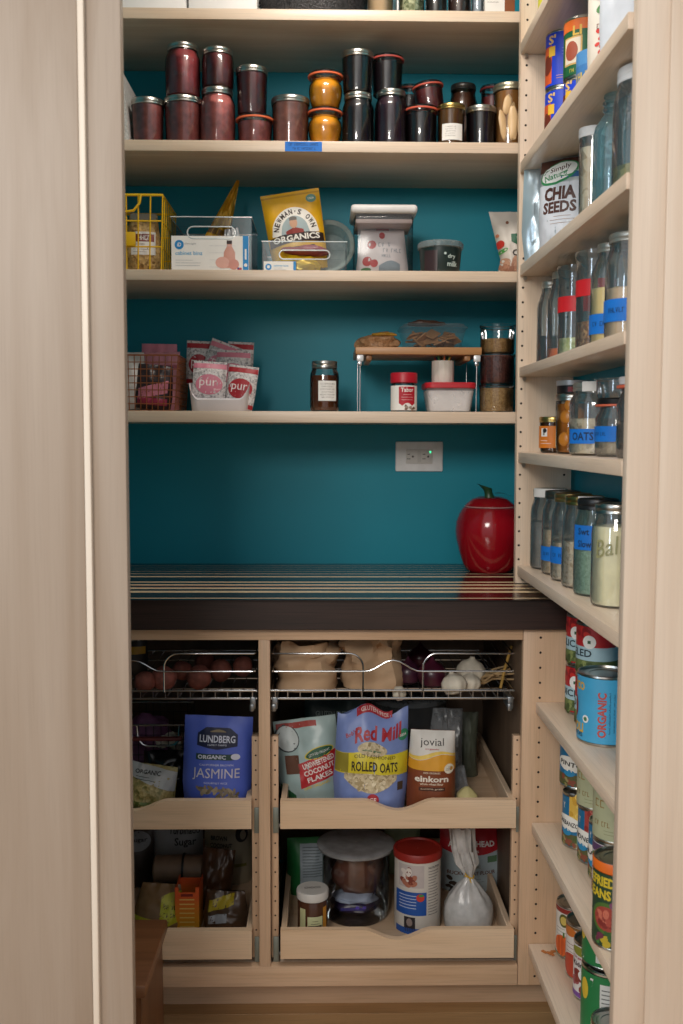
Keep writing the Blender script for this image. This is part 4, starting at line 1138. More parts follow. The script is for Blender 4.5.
l_ = MB().lathe([(ra * .70, Hb + .0008), (ra * .72, Hb + .003), (ra * .69, Hb + .007), (ra * .52, Ha - .005), (ra * .35, Ha), (ra * .12, Ha - .006), (.001, Ha - .007)], AR, 48).obj('lid', ap)
MB().lathe([(ra * .70, Hb - .0005), (ra * .735, Hb), (ra * .735, Hb + .0015), (ra * .70, Hb + .002)], plain('#c9a4a4', .3), 48).obj('rim', ap)
sm = MB(); SG = plain('#25492c', .4)
zz = Ha - .007
vs = []; rings = []
for i in range(7):
    t = i / 6; r_ = .016 - .005 * math.sin(PI * t) + .006 * max(0, t - .6)
    rings.append([(-.014 * t * t + r_ * math.cos(a), r_ * .8 * math.sin(a), zz + .034 * t + (.006 * math.cos(a) * -t)) for a in [2 * PI * k / 14 for k in range(14)]])
loft(sm, rings, SG, (True, True)); sm.obj('stem', l_)
lf = MB(); lf.grid(lambda u, v: Vector((.01 + .05 * u, (v - .5) * .03 * math.sin(PI * min(1, u + .05)), zz + .016 + .006 * math.sin(PI * u) - .012 * u)), 10, 4, SG); lf.obj('leaf', l_)

# ================================================================ CONTENTS OF THE BASE CABINET
ZB = ZBK + .0012; ZM = .4355; ZL = .1505
def lump(name, label, cat, px, py, wpx, Y, zbase, mat, asp=(1, .9, .85), amp=.12, seed=0, group=None, rot=0, fr=1.5):
    r = wpx / 2 * Y / JW; X = xat(px, py, Y)
    m = MB().blob(r * asp[0], r * asp[1], r * asp[2], mat, amp=amp, seed=seed, fr=fr, n=22, m=14)
    zmin = min(v[2] for v in m.v)
    o = m.obj(name, None, (X, Y, zbase - zmin), (0, 0, rot)); return tag(o, label, cat, group)
POT = plain('#7e463a', .7, var=.3, scale=60); POT2 = plain('#8c5044', .7, var=.3, scale=70)
for i, (px, py, w, Y, dz, lab) in enumerate([
    (145, 686, 22, 2.115, 0, 'red potato nearest the left edge in the left wire tray'),
    (164, 690, 26, 2.13, 0, 'largest red potato, behind the upright of the left wire tray rail'),
    (199, 688, 26, 2.135, 0, 'red potato at the front in the middle of the left wire tray'),
    (182, 684, 20, 2.22, 0, 'red potato tucked behind between the two biggest front ones'),
    (221, 680, 22, 2.20, .012, 'rounder red potato right of the middle of the left wire tray'),
    (243, 676, 20, 2.25, .015, 'red potato furthest right at the back of the left wire tray'),
    (205, 676, 22, 2.29, .0, 'red potato in the dark back middle of the left wire tray')]):
    lump('red_potato', lab, 'potato', px, py, w, Y, ZB, [POT, POT2][i % 2], (1.0, .85, .95 + dz * 8), .1, i, 'red potatoes in the wire tray')
m, S = pouch(.10, .115, .05, plain('#20201f', .5, var=.2), 61, .004, topw=.95)
for i in range(2): scribble(m, S, .01, .098 - i * .014, .05, .009, plain('#a9a69c', .6), 2, 3 + i)
rect(m, S, .0, .058, .09, .017, plain('#b48a1c', .5), 1); lines(m, S, 0, .058, .06, 1, .01, INK, 2)
o = m.obj('produce_bag', None, (xat(126, 680, 2.27), 2.28, ZB)); tag(o, 'dark bag with a yellow band behind the potatoes', 'bag')

# right wire tray
KR = plain('#bb9c7c', .75, var=.12, scale=14, bump=.15)
def paper_bag(w, h, d, seed, amp=.012):
    m = MB(); rg = random.Random(seed)
    def sec(s):
        pts = []
        for k in range(28):
            a = 2 * PI * k / 28
            ca, sa = math.cos(a), math.sin(a)
            q = (abs(ca) ** 3.2 + abs(sa) ** 3.2) ** (-1 / 3.2)
            f = 1 - .28 * max(0, s - .55) + .06 * math.sin(s * 5 + seed)
            n_ = noise.noise(Vector((ca * 1.9 + seed, sa * 1.9, s * 3.1))) * amp * (.3 + s) * 2.2
            n2 = noise.noise(Vector((ca * 5 + seed, sa * 5, s * 8))) * amp * .6 * min(1, s * 4)
            pts.append(((w / 2 * q * f + n_ + n2) * ca, (d / 2 * q * f + n_ + n2) * sa, h * s + (noise.noise(Vector((ca * 2, sa * 2, seed))) * .02 * s if s > .5 else 0)))
        return pts
    loft(m, [sec(i / 14) for i in range(15)] + [[(x * .96, y * .96, z - .002) for x, y, z in sec(1)], [(x * .9, y * .9, z - .03) for x, y, z in sec(1)]], KR, (True, True))
    return m
m = paper_bag(.135, .101, .12, 3); o = m.obj('paper_bag', None, (xat(306, 672, 2.17), 2.17, ZB)); tag(o, 'crumpled brown paper bag at the left of the right wire tray', 'bag')
m = paper_bag(.122, .121, .11, 7, .014); o = m.obj('paper_bag', None, (xat(372, 670, 2.19), 2.19, ZB)); tag(o, 'taller open brown paper bag in the middle of the right wire tray', 'bag')
ONI = plain('#3c1a2c', .3, var=.35, scale=30); ONI2 = plain('#46182a', .3, var=.35, scale=30)
def onion(label, px, wpx, Y, mat, zb=None):
    r = wpx / 2 * Y / JW; X = xat(px, 680, Y)
    m = MB().lathe([(.001, 0), (r * .35, .001), (r * .8, r * .28), (r, r * .8), (r * .92, r * 1.25), (r * .6, r * 1.6), (r * .25, r * 1.8), (r * .12, r * 2.0), (.001, r * 2.15)], mat, 28)
    o = m.obj('red_onion', None, (X, Y, zb or ZB)); return tag(o, label, 'onion', 'red onions in the wire tray')
onion('purple onion beside the taller paper bag', 408, 27, 2.18, ONI); onion('dark red onion left of the hanging garlic bulbs', 432, 30, 2.15, ONI2)
onion('dark red onion at the shadowy back of the right wire tray', 420, 26, 2.32, ONI2)
GAR = plain('#cfc6b4', .6, var=.12, scale=40)
def garlic(label, px, py, wpx, Y, zb, rot=(0, 0, 0), mat=None):
    r = wpx / 2 * Y / JW
    m = MB().lathe([(.001, 0), (r * .3, 0), (r * .75, r * .15), (r, r * .65), (r * .97, r * 1.05), (r * .72, r * 1.42), (r * .34, r * 1.62), (r * .2, r * 1.72), (r * .16, r * 1.85), (.001, r * 1.86)], mat or GAR, 40, wob=lambda a, z: 1 + .14 * abs(math.sin(4 * a)) * max(0, 1 - z / (r * 2)))
    o = m.obj('garlic_bulb', None, (xat(px, py, Y), Y, zb), rot); return tag(o, label, 'garlic', 'garlic bulbs')
garlic('white garlic bulb standing at the front right of the wire tray', 456, 686, 25, 2.095, ZB, (R(-8), R(-12), 0))
garlic('white garlic bulb right beside the front one', 469, 684, 21, 2.12, ZB, (R(-5), R(15), .6))
garlic('larger pale garlic bulb behind the front pair', 470, 664, 28, 2.20, ZB + .0, (0, R(6), .3))
garlic('small garlic bulb at the foot of the purple onion', 397, 692, 14, 2.095, ZB, (R(70), 0, .4))
STR = plain('#a68a62', .8, var=.2)
m = MB(); rg = random.Random(5)
for i in range(12):
    x0 = rg.uniform(-.03, .0); m.tube([(x0, rg.uniform(-.02, .04), .004 + .003 * (i % 3)), (x0 + .035, rg.uniform(-.02, .04), .014 + .004 * (i % 4)), (x0 + .075, rg.uniform(-.02, .05), .01 + rg.uniform(0, .03))], .0022, STR, n=6)
o = m.obj('garlic_stalks', None, (xat(483, 685, 2.17), 2.17, ZB)); tag(o, 'bunch of dry straw-coloured garlic stalks at the right of the tray', 'stalks')
m = MB().tube([(0, 0, .003), (.012, .02, .04), (.032, .05, .085)], .0032, plain('#a8823a', .6))
o = m.obj('dry_stem', None, (xat(498, 690, 2.16), 2.13, ZB)); tag(o, 'single yellow dry stem leaning at the right end of the tray', 'stem')

# ---- left middle drawer
JB = plain('#5268c8', .45, var=.05); JD = plain('#161e40', .5); JWH = plain('#d6d9e8', .5)
Hj = zat(216, 715, 2.12) - ZM
m, S = pouch(.146, Hj, .07, JB, 71, .003, topw=1.0, botw=.92, midw=1.02, tp=3.2)
hv = Hj
def vj(py): return zat(216, py, 2.085) - ZM
band(m, S, -.043, .043, lambda u: vj(747) - (vj(747) - vj(750.5)) * (1 - abs(u) / .043), lambda u: vj(736) + (vj(730) - vj(736)) * min(1, (1 - abs(u) / .043) * 2.5), JD, 1.6)
text(m, S, 'LUNDBERG', 0, vj(740.5), .076, .0145, JWH, 3, .02); text(m, S, 'FAMILY FARMS', 0, vj(746), .040, .0035, JWH, 3, 0)
band(m, S, -.016, .018, vj(734.2), lambda u: vj(733.6) + .004 * math.cos((u - .001) * 90), plain('#8a7a5c', .6), 2.4)
rect(m, S, -.004, vj(757.5), .080, .0125, plain('#27463f', .5), 1.2); text(m, S, 'ORGANIC', -.010, vj(757.5), .060, .0085, JWH, 2.4, .03); ell(m, S, .040, vj(757), .010, .0065, JWH, 2.2)
text(m, S, 'CALIFORNIA BROWN', 0, vj(765), .072, .0042, JWH, 1.6, 0); text(m, S, 'JASMINE', 0, vj(774.5), .100, .027, plain('#d3cfd6', .5), 2, .0); text(m, S, 'GOURMET RICE', 0, vj(782.5), .050, .004, JWH, 1.6, 0)
dots(m, S, .004, vj(792), .048, .014, 26, .008, [plain('#8c7c66', .6), plain('#a59478', .6), plain('#75684f', .6)], 4, 1.2, .42)
o = m.obj('rice_bag', None, (xat(216, 760, 2.12), 2.115, ZM), (0, R(2.2), 0)); tag(o, 'blue bag of jasmine rice standing in the left middle drawer', 'bag')
# wire crate with a looped handle
cr_ = MB(); WX = .30; zt0 = zat(160, 724.5, 2.28) - ZM; dk = plain('#55585c', .3, .8)
x0 = xat(184, 730, 2.28); 
wirebox(cr_, -.28, 0, 0, .2, zt0, 16, 8, 6, plain('#2c2a2d', .4, .6), .0008, .004)
cr_.tube([(-.28, -.001, zt0), (0, -.001, zt0), (0, .2, zt0), (-.28, .2, zt0)], .0028, CHROME, closed=True)
crate = cr_.obj('wire_crate', None, (x0, 2.275, ZM)); tag(crate, 'dark mesh wire crate behind the rice bag in the left middle drawer', 'crate')
m = MB(); hx = [xat(p, 735, 2.27) - x0 for p in (137, 145, 172, 179.5)]; zd = zat(160, 746, 2.27) - ZM
m.tube([(hx[0], -.006, zt0), (hx[0] + .002, -.006, zd + .018), (hx[1] - .006, -.006, zd + .005), (hx[1] + .005, -.006, zd), (hx[2] - .008, -.006, zd), (hx[2] + .006, -.006, zd + .004), (hx[3] - .002, -.006, zd + .012), (hx[3], -.006, zt0)], .0026, CHROME)
m.obj('handle', crate)
PUR = plain('#7d4f74', .45, var=.3, scale=30)
m = MB().blob(.07, .06, .075, PUR, amp=.3, fr=2.2, seed=9, flat=.75); zm = min(v[2] for v in m.v)
o = m.obj('produce_bag', None, (xat(146, 730, 2.38), 2.375, ZM + .006 - zm)); tag(o, 'purple mesh produce bag inside the dark wire crate', 'bag')
for i, (px, py, w, Y, lab) in enumerate([(160, 740, 11, 2.345, 'small pale garlic bulb at the left of the trio in the wire crate'), (168, 736, 11, 2.36, 'small pale garlic bulb on top of the trio in the wire crate'), (172, 742, 11, 2.335, 'small pale garlic bulb at the right of the trio in the wire crate')]):
    garlic(lab, px, py, w * 1.25, Y, zat(px, py + 7, Y), (R(20 * i), R(15), i), plain('#f2ead8', .6, var=.1))
m = MB().box(-.07, .07, -.008, .008, 0, .008, plain('#7a3530', .5), .003)
o = m.obj('red_strap', None, (xat(152, 750, 2.262), 2.262, ZM + .11)); tag(o, 'dull red strap across the front of the dark wire crate', 'strap')
m, S = pouch(.10, .105, .08, plain('#101112', .25, var=.3), 91, .010, topw=1.0, tp=3)
o = m.obj('produce_bag', None, (xat(166, 780, 2.20), 2.205, ZM)); tag(o, 'shiny black plastic bag behind the bean bag', 'bag')
SPL = speckle('#8b7a44', '#6f6a34', 160, .4, '#a89660')
m, S = pouch(.115, .098, .085, SPL, 92, .006, topw=.95, tp=2.6)
band(m, S, -.045, .055, lambda u: .062 - u * .25, lambda u: .095 - u * .12, plain('#a9a9a6', .4), 1)
text(m, S, 'ORGANIC', -.006, .083, .055, .008, INK, 2.6, .02); lines(m, S, -.008, .073, .045, 2, .005, INK, 2.4)
band(m, S, -.05, .05, .004, lambda u: .024 + .1 * u * u, plain('#57662a', .5), 1)
o = m.obj('bean_bag', None, (xat(146, 790, 2.12), 2.125, ZM), (R(-6), R(8), 0)); tag(o, 'slumped clear bag of tan split peas at the left of the middle drawer', 'bag')

# ---- left lower drawer
def vz(py, Y, z): return zat(190, py, Y) - z
Y = 2.40; Ht = zat(180, 822, Y) - ZL
m, S = pouch(.125, Ht, .07, plain('#8e8e8e', .5, var=.06), 101, .003, tp=4)
text(m, S, 'Turbinado', .018, vz(833, 2.37, ZL), .075, .016, INK, 2, .01); text(m, S, 'Sugar', .022, vz(843.5, 2.37, ZL), .052, .022, INK, 2, .02)
band(m, S, -.056, .056, .0, lambda u: vz(866, 2.37, ZL) + .012 * math.cos(u * 40), plain('#2b2a2a', .5), 1)
o = m.obj('sugar_bag', None, (xat(178, 860, Y), Y, ZL)); tag(o, 'grey bag of turbinado sugar at the back of the left lower drawer', 'bag')
Ht = zat(226, 824, Y) - ZL
m, S = pouch(.118, Ht, .07, plain('#9a8f78', .6, var=.06), 102, .003, tp=4)
for i, t_ in enumerate(['BROWN', 'COCONUT', 'SUGAR']): text(m, S, t_, -.022 + .006 * (i == 1), vz(839.5 + 6.2 * i, 2.37, ZL), [.04, .054, .038][i], .010, INK, 2, .03)
lines(m, S, -.01, vz(858, 2.37, ZL), .06, 3, .008, plain('#5a5244', .7), 2)
ell(m, S, .033, vz(836, 2.37, ZL), .015, .018, INK, 1.5); ell(m, S, .036, vz(837, 2.37, ZL), .007, .010, plain('#9a8f78', .6), 2.5)
band(m, S, .0, .045, vz(866, 2.37, ZL), vz(863, 2.37, ZL), plain('#6f6a2c', .5), 2)
o = m.obj('sugar_bag', None, (xat(229, 860, Y), Y - .005, ZL)); tag(o, 'tan bag of brown coconut sugar at the back right of the left lower drawer', 'bag')
m, S = pouch(.11, Ht, .07, plain('#3d342c', .5, var=.1), 103, .004, tp=4)
ell(m, S, .02, vz(840, 2.37, ZL), .03, .022, plain('#7c7c7c', .5), 1); text(m, S, 'Sugar', .022, vz(839, 2.37, ZL), .04, .012, INK, 2, .02)
o = m.obj('sugar_bag', None, (xat(133, 860, Y), Y - .02, ZL)); tag(o, 'dark brown bag with a grey oval at the far left of the lower drawer', 'bag')
m = MB().lathe([(.001, 0), (.026, 0), (.03, .004), (.0315, .06), (.03, .125), (.022, .132), (.001, .132)], plain('#7d6550', .55, var=.15), 30, xf=Matrix.Rotation(R(90), 4, 'Y'))
zc_ = zat(180, 873, 2.26)
o = m.obj('kraft_roll', None, (xat(153, 873, 2.27), 2.285, zc_)); tag(o, 'rolled kraft paper packet with a black ring lying behind the orange box', 'packet')
MB().lathe([(.0325, -.002), (.035, -.002), (.035, .003), (.0325, .003)], BLACK, 36, xf=Matrix.Rotation(R(90), 4, 'Y')).obj('band', o, (.070, 0, 0))
# opened orange carton
YX = 2.13; X0, X1 = xat(175, 905, YX), xat(199, 905, YX); w = X1 - X0; Hb = zat(187, 889, YX) - ZL
m = MB(); OR = plain('#c05a1c', .5, var=.06); OY = plain('#c79018', .5); 
bxh = empty('soda_box', 'opened orange and yellow cardboard box in the left lower drawer', 'box', ((X0 + X1) / 2, YX, ZL))
ORG = bpy.data.materials.new('orange_fade'); ORG.use_nodes = True
n_ = ORG.node_tree.nodes; l_ = ORG.node_tree.links; tc = n_.new('ShaderNodeTexCoord'); sp = n_.new('ShaderNodeSeparateXYZ'); rp = n_.new('ShaderNodeValToRGB')
l_.new(tc.outputs['Generated'], sp.inputs[0]); l_.new(sp.outputs['Z'], rp.inputs['Fac']); l_.new(rp.outputs['Color'], n_['Principled BSDF'].inputs['Base Color'])
rp.color_ramp.elements[0].color = lin('#d9a41c') + (1,); rp.color_ramp.elements[1].color = lin('#cf5420') + (1,); rp.color_ramp.elements[1].position = .8
t = .0015; dpt = .075
m.box(-w / 2, w / 2, 0, t, 0, Hb - .008, ORG).box(-w / 2, w / 2, dpt - t, dpt, 0, Hb - .008, ORG).box(-w / 2, -w / 2 + t, t, dpt - t, 0, Hb, ORG).box(w / 2 - t, w / 2, t, dpt - t, 0, Hb, ORG).box(-w / 2, w / 2, 0, dpt, 0, t, ORG)
m.box(-w / 2, -w / 2 + .008, 0, t, Hb - .008, Hb + .003, ORG).box(w / 2 - .008, w / 2, 0, t, Hb - .008, Hb + .003, ORG)
S = Flat(0)
for i in range(7): rect(m, S, 0, Hb * .16 + i * Hb * .1, w * .62, .0025, plain('#e0c26a', .6), 1)
rect(m, S, 0, Hb * .86, w * .5, .006, plain('#7a2014', .5), 1)
m.obj('carton', bxh)
m, S = pouch(.075, zat(212, 858, 2.2) - ZL, .07, plain('#4a2f1c', .35, var=.4, scale=35), 111, .008, tp=3)
o = m.obj('snack_pouch', None, (xat(213, 890, 2.245), 2.255, ZL), (0, R(6), 0)); tag(o, 'glossy dark brown bag right behind the orange box', 'bag')
m = MB(); CLB = film('#d9cdb8', .30, '#a89478')
m, S = pouch(.105, .092, .08, plain('#4a3626', .3, var=.3), 112, .008, topw=.8, tp=2.2)
band(m, S, -.035, .02, lambda u: .062 + u * .3, lambda u: .083 + u * .3, plain('#a08c1c', .4), 1); band(m, S, -.035, .008, lambda u: .035 + u * .25, lambda u: .052 + u * .25, plain('#9a9ca0', .4), 1)
o = m.obj('snack_pouch', None, (xat(226, 905, 2.14), 2.145, ZL), (0, 0, -.1)); tag(o, 'crinkled brown bag with yellow and silver bands at lower right of the drawer', 'bag')
m, S = pouch(.12, .10, .075, plain('#7a5c38', .5, var=.15), 113, .006, topw=.7, tp=2.2)
band(m, S, -.055, .0, .004, lambda u: .03 + .1 * abs(u), plain('#b5b52a', .45), 1)
band(m, S, .005, .05, lambda u: .01 + (u - .005) * .4, lambda u: .088 - (u - .05) ** 2 * 6, plain('#b3b024', .45), 1)
scribble(m, S, .026, .055, .026, .008, INK, 2, 5); scribble(m, S, .026, .040, .026, .008, INK, 2, 6)
o = m.obj('snack_pouch', None, (xat(157, 910, 2.14), 2.15, ZL), (R(-10), R(4), 0)); tag(o, 'tan bag with lime yellow panels at the left of the lower drawer', 'bag')

# ---- right middle drawer
def vm(py): return zat(370, py, 2.10) - ZM
DG = plain('#15302f', .5, var=.1)
Y = 2.40; m, S = pouch(.15, zat(330, 700, Y) - ZM, .06, DG, 121, .004, tp=4)
hh = zat(330, 700, Y) - ZM
text(m, S, 'GLUTEN FREE', -.01, hh - .03, .075, .012, plain('#7f8f8a', .6), 2); ell(m, S, .052, hh - .032, .014, .013, plain('#9aa8a2', .6), 1.5); band(m, S, -.06, .06, hh - .085, hh - .055, plain('#3c6a6a', .5), 1)
o = m.obj('flour_bag', None, (xat(335, 740, Y), Y, ZM)); tag(o, 'dark green bag standing behind the coconut flakes and oats', 'bag')
o2 = MB().box(-.008, .008, -.03, .03, 0, zat(375, 703, 2.42) - ZM, plain('#5c4038', .6), .001).obj('thin_carton', None, (xat(378, 740, 2.42), 2.42, ZM)); tag(o2, 'narrow brown carton edge beside the dark green bag', 'box')
# coconut flakes
CW = plain('#9fb4b2', .35, var=.12, scale=20); CR = plain('#b21c22', .45)
Hc = zat(306, 722, 2.17) - ZM
m, S = pouch(.14, Hc + .006, .075, CW, 122, .005, topw=1.0, tp=2.8)
c0 = lambda py: zat(306, py, 2.135) - ZM
NUT = plain('#5d3a28', .7); 
ell(m, S, -.044, c0(741), .027, .030, plain('#3e4648', .6), 1, rot=.4); ell(m, S, -.043, c0(741), .024, .027, plain('#c2cbca', .5), 1.6, rot=.4)
band(m, S, -.052, -.022, c0(775), c0(757), NUT, 1)
ell(m, S, .024, c0(757), .034, .012, plain('#cdb93a', .5), 1.2, rot=.2); ell(m, S, .024, c0(757), .031, .010, plain('#22543a', .5), 2, rot=.2); text(m, S, "LET'S DO ORGANIC", .024, c0(757), .048, .0055, PAPER, 3, .0, rot=.2)
band(m, S, -.024, .062, lambda u: c0(787) + u * .25, lambda u: c0(763) + u * .25, CR, 1)
for i, (t_, ww) in enumerate([('UNSWEETENED', .072), ('COCONUT', .070), ('FLAKES', .058)]): text(m, S, t_, .020, c0(767.5 + 7 * i) + .004, ww, .0115, plain('#e4d9d2', .5), 2.4, .03, rot=.22)
text(m, S, '100% ORGANIC', .012, c0(788.5) + .002, .06, .006, plain('#d9b93a', .5), 2.4, .02, rot=.2)
band(m, S, -.067, -.036, .0, lambda u: .05 - (u + .067) * .8, plain('#1f5a34', .5), 1.4)
rect(m, S, -.02, Hc - .006, .09, .012, plain('#a03c34', .5), 1)
o = m.obj('coconut_bag', None, (xat(313, 760, 2.16), 2.175, ZM), (R(-4), R(-6), .08)); tag(o, 'bag of coconut flakes with a red panel, leaning at the left of the drawer', 'bag')
# rolled oats
OB = plain('#7487bd', .4, var=.08); OR_ = plain('#a3202c', .45); OYL = plain('#cfbe2c', .45); OT = speckle('#b8a684', '#91805c', 190, .7, '#d2c3a2')
Ho = zat(370, 711, 2.11) - ZM
m, S = pouch(.162, Ho, .095, OB, 131, .005, topw=.94, botw=.92, midw=1.0, tp=3.2, topz=lambda t: .012 * math.cos(t * 5 + 1))
o0 = lambda py: zat(370, py, 2.062) - ZM
band(m, S, -.078, .078, o0(778), o0(757), OYL, 1)
band(m, S, -.058, .054, lambda u: o0(801) + .012 + 9 * (u + .002) ** 2, o0(777), OT, 1.3)
ell(m, S, .0, o0(754), .032, .014, OT, 1.6)
text(m, S, 'OLD FASHIONED', .006, o0(760.5), .088, .0068, plain('#4a3c1a', .6), 2.6, .0); text(m, S, 'ROLLED OATS', .006, o0(770), .098, .0205, plain('#2a2018', .6), 2.6, .02)
text(m, S, 'Red Mill', .012, o0(738.5), .100, .030, OR_, 2, .03, rot=.16, slant=.2); text(m, S, "Bob's", -.046, o0(739), .022, .010, OR_, 2, .02, rot=.2)
rect(m, S, .004, o0(719), .066, .013, OR_, 1.2) if False else band(m, S, -.035, .042, lambda u: o0(722.5) + u * .15, lambda u: o0(715.5) + u * .15, OR_, 1.2)
text(m, S, 'GLUTEN FREE', .004, o0(719) + .0005, .060, .008, plain('#d8c4c0', .6), 2.4, .02, rot=.15)
ell(m, S, .066, o0(741), .011, .011, plain('#2f7f5c', .5), 1.5); text(m, S, 'USDA', .066, o0(741), .013, .005, PAPER, 2.4)
text(m, S, 'whole grain', -.002, o0(755.5), .04, .005, plain('#1f6a4a', .6), 3)
dots(m, S, -.002, o0(786), .036, .016, 30, .005, [plain('#cbbb98', .7), plain('#a5936c', .7), plain('#dfd2b4', .7)], 7, 2, .6)
ell(m, S, .004, o0(801.5), .0125, .0125, OR_, 3); text(m, S, 'GF', .004, o0(801.5), .014, .009, plain('#e9cfcc', .6), 4)
rect(m, S, .062, o0(789), .012, .018, plain('#4a3a2c', .6), 1.4)
band(m, S, -.078, -.050, o0(777), o0(757.5), plain('#8f8430', .5), 1.4)
o = m.obj('oats_bag', None, (xat(369.5, 760, 2.11), 2.115, ZM), (R(-2), R(2), 0)); tag(o, 'large blue bag of rolled oats with a yellow band, middle of the drawer', 'bag')
# einkorn flour
EW = plain('#d6d2cb', .5, var=.04); EB = plain('#7d3f22', .5); EY = plain('#d69a2c', .5); EY2 = plain('#e3c25a', .5)
He = zat(431, 731, 2.10) - ZM
m, S = pouch(.103, He, .065, EB, 141, .0025, topw=.92, botw=1.0, midw=1.02, tp=5)
e0 = lambda py: zat(431, py, 2.07) - ZM
band(m, S, -.0515, .0515, e0(765), He - .0005, EW, 1)
band(m, S, -.0515, .0515, lambda u: e0(772.5), lambda u: e0(760) + .007 * math.sin(u * 55 + .3), EY, 1.6); band(m, S, -.0515, .0515, lambda u: e0(759.5) + .007 * math.sin(u * 55 + .3), lambda u: e0(756.5) + .006 * math.sin(u * 55 + .6), EY2, 1.7)
text(m, S, 'jovial', -.002, e0(746.5), .050, .019, plain('#2a211c', .6), 2.6, .0); text(m, S, 'organic', -.002, e0(752), .030, .004, plain('#b04a4a', .6), 2.6)
text(m, S, 'einkorn', -.001, e0(780.5), .071, .0135, plain('#e6ddd0', .5), 2.6, .03); text(m, S, '100% ORGANIC', -.001, e0(774.5), .036, .004, plain('#d9c7b0', .6), 2.6); text(m, S, 'whole wheat flour', -.001, e0(785.5), .050, .005, plain('#d9c7b0', .6), 2.4)
rect(m, S, 0, e0(790.5), .056, .008, plain('#4a2416', .6), 2); text(m, S, 'ancient grain', 0, e0(790.5), .048, .004, plain('#c9b49a', .6), 2.8)
ell(m, S, .035, e0(770.5), .0105, .0105, plain('#e5ddca', .6), 2.4); lines(m, S, .035, e0(769), .013, 3, .003, plain('#7a6a5a', .6), 3, left=False)
o = m.obj('flour_bag', None, (xat(431, 765, 2.10), 2.11, ZM), (0, R(1.5), -.05)); tag(o, 'brown and white bag of einkorn flour with a wavy yellow stripe', 'bag')
# behind
gt = empty('storage_tub', 'large dim plastic tub with a translucent lid behind the einkorn bag', 'tub', (xat(408, 720, 2.42), 2.43, ZM))
MB().lathe([(.001, 0), (.07, 0), (.085, .004), (.095, .16), (.097, .165)], film('#b9bcc0', .4, '#6a6d70'), 40).obj('tub_body', gt)
MB().lathe([(.097, .164), (.1, .165), (.1, .176), (.096, .179), (.001, .179)], film('#c5cacc', .5, '#84898c'), 40).obj('lid', gt)
m, S = pouch(.09, zat(440, 703, 2.30) - ZM, .06, film('#d5d8da', .42, '#9a9da0'), 151, .009, topw=.8, tp=2.5)
o = m.obj('plastic_bag', None, (xat(441, 745, 2.28), 2.255, ZM), (0, R(4), .2)); tag(o, 'crinkled clear plastic bag standing behind the einkorn bag', 'bag')
m, S = pouch(.05, zat(469, 712, 2.34) - ZM, .05, plain('#4d5244', .6, var=.15), 152, .004, topw=1.0, midw=.8, botw=1.0, tp=4)
o = m.obj('seaweed_pouch', None, (xat(468, 735, 2.34), 2.34, ZM)); tag(o, 'slim olive green pouch standing upright at the back right', 'bag')
m = MB().lathe([(.001, 0), (.016, 0), (.024, .012), (.023, .032), (.013, .043), (.005, .049), (.001, .050)], plain('#c9bd84', .5), 24, wob=lambda a, z: 1 + .05 * math.cos(6 * a))
o = m.obj('small_squash', None, (xat(467, 790, 2.12), 2.12, ZM)); tag(o, 'small pale yellow squash in the front right of the middle drawer', 'squash')
m, S = pouch(.055, .075, .035, film('#e6e8e9', .3, '#b9bcc0'), 153, .007, topw=.7, tp=2)
o = m.obj('plastic_bag', None, (xat(461, 785, 2.13), 2.175, ZM), (R(-8), 0, .3)); tag(o, 'small clear plastic bag behind the pale squash', 'bag')

# ---- right lower drawer
m, S = pouch(.105, zat(306, 832, 2.36) - ZL, .06, plain('#1c6a34', .45), 161, .003, tp=4)
gh = zat(306, 832, 2.36) - ZL
rect(m, S, .014, gh - .062, .074, .10, plain('#8f9aa0', .5), 1)
lines(m, S, .014, gh - .02, .062, 11, .0065, plain('#5c676c', .7), 2, th=.002, seed=4); rect(m, S, .014, gh - .145, .074, .05, plain('#2f4c48', .5), 1.2)
o = m.obj('snack_pouch', None, (xat(309, 870, 2.33), 2.33, ZL), (0, 0, .1)); tag(o, 'green bag with a grey nutrition panel at the back left of the lower drawer', 'bag')
# big jar
rr = 34 * 2.27 / JW; Hj = zat(355, 846, 2.22) - ZL
jr = empty('glass_crock', 'big clear jar with a frosted lid holding brown sugar and bags', 'jar', (xat(355.5, 880, 2.25), 2.225, ZL))
MB().lathe([(rr * .5, 0), (rr * .9, 0), (rr * .97, .006), (rr, .02), (rr, Hj - .02), (rr * .96, Hj - .004), (rr * .98, Hj)], GLASSC, 44, cap0=True).obj('glass_body', jr)
MB().lathe([(rr * 1.04, Hj - .004), (rr * 1.14, Hj + .0), (rr * 1.16, Hj + .006), (rr * 1.1, Hj + .009), (rr * .95, Hj + .0085), (.001, Hj + .008)], film('#dfe2e3', .72, '#9c9ea0'), 44).obj('lid', jr)
m = MB().blob(.056, .05, .058, plain('#5a3428', .6, var=.3), amp=.25, fr=1.6, seed=3)
o = m.obj('sugar_lump_bag', None, (jr.location.x + .004, jr.location.y - .0, ZL + .098)); tag(o, 'bag of dark brown sugar in the upper part of the big clear jar', 'bag')
m = MB().blob(.058, .045, .02, plain('#2c2348', .35, var=.3), amp=.2, seed=6); m.blob(.05, .03, .012, plain('#a9b2c6', .35, var=.15), c=(-.002, -.02, .022), amp=.3, seed=2)
m.box(-.036, .02, -.0535, -.052, .004, .010, plain('#4a4390', .5)); 
for k in range(2): m.box(-.002 + .016 * k, .006 + .016 * k, -.0545, -.053, .008, .014, plain('#6a58c8', .4))
o = m.obj('snack_packet', None, (jr.location.x, jr.location.y, ZL + .026)); tag(o, 'purple and white plastic packet at the bottom of the big clear jar', 'packet')
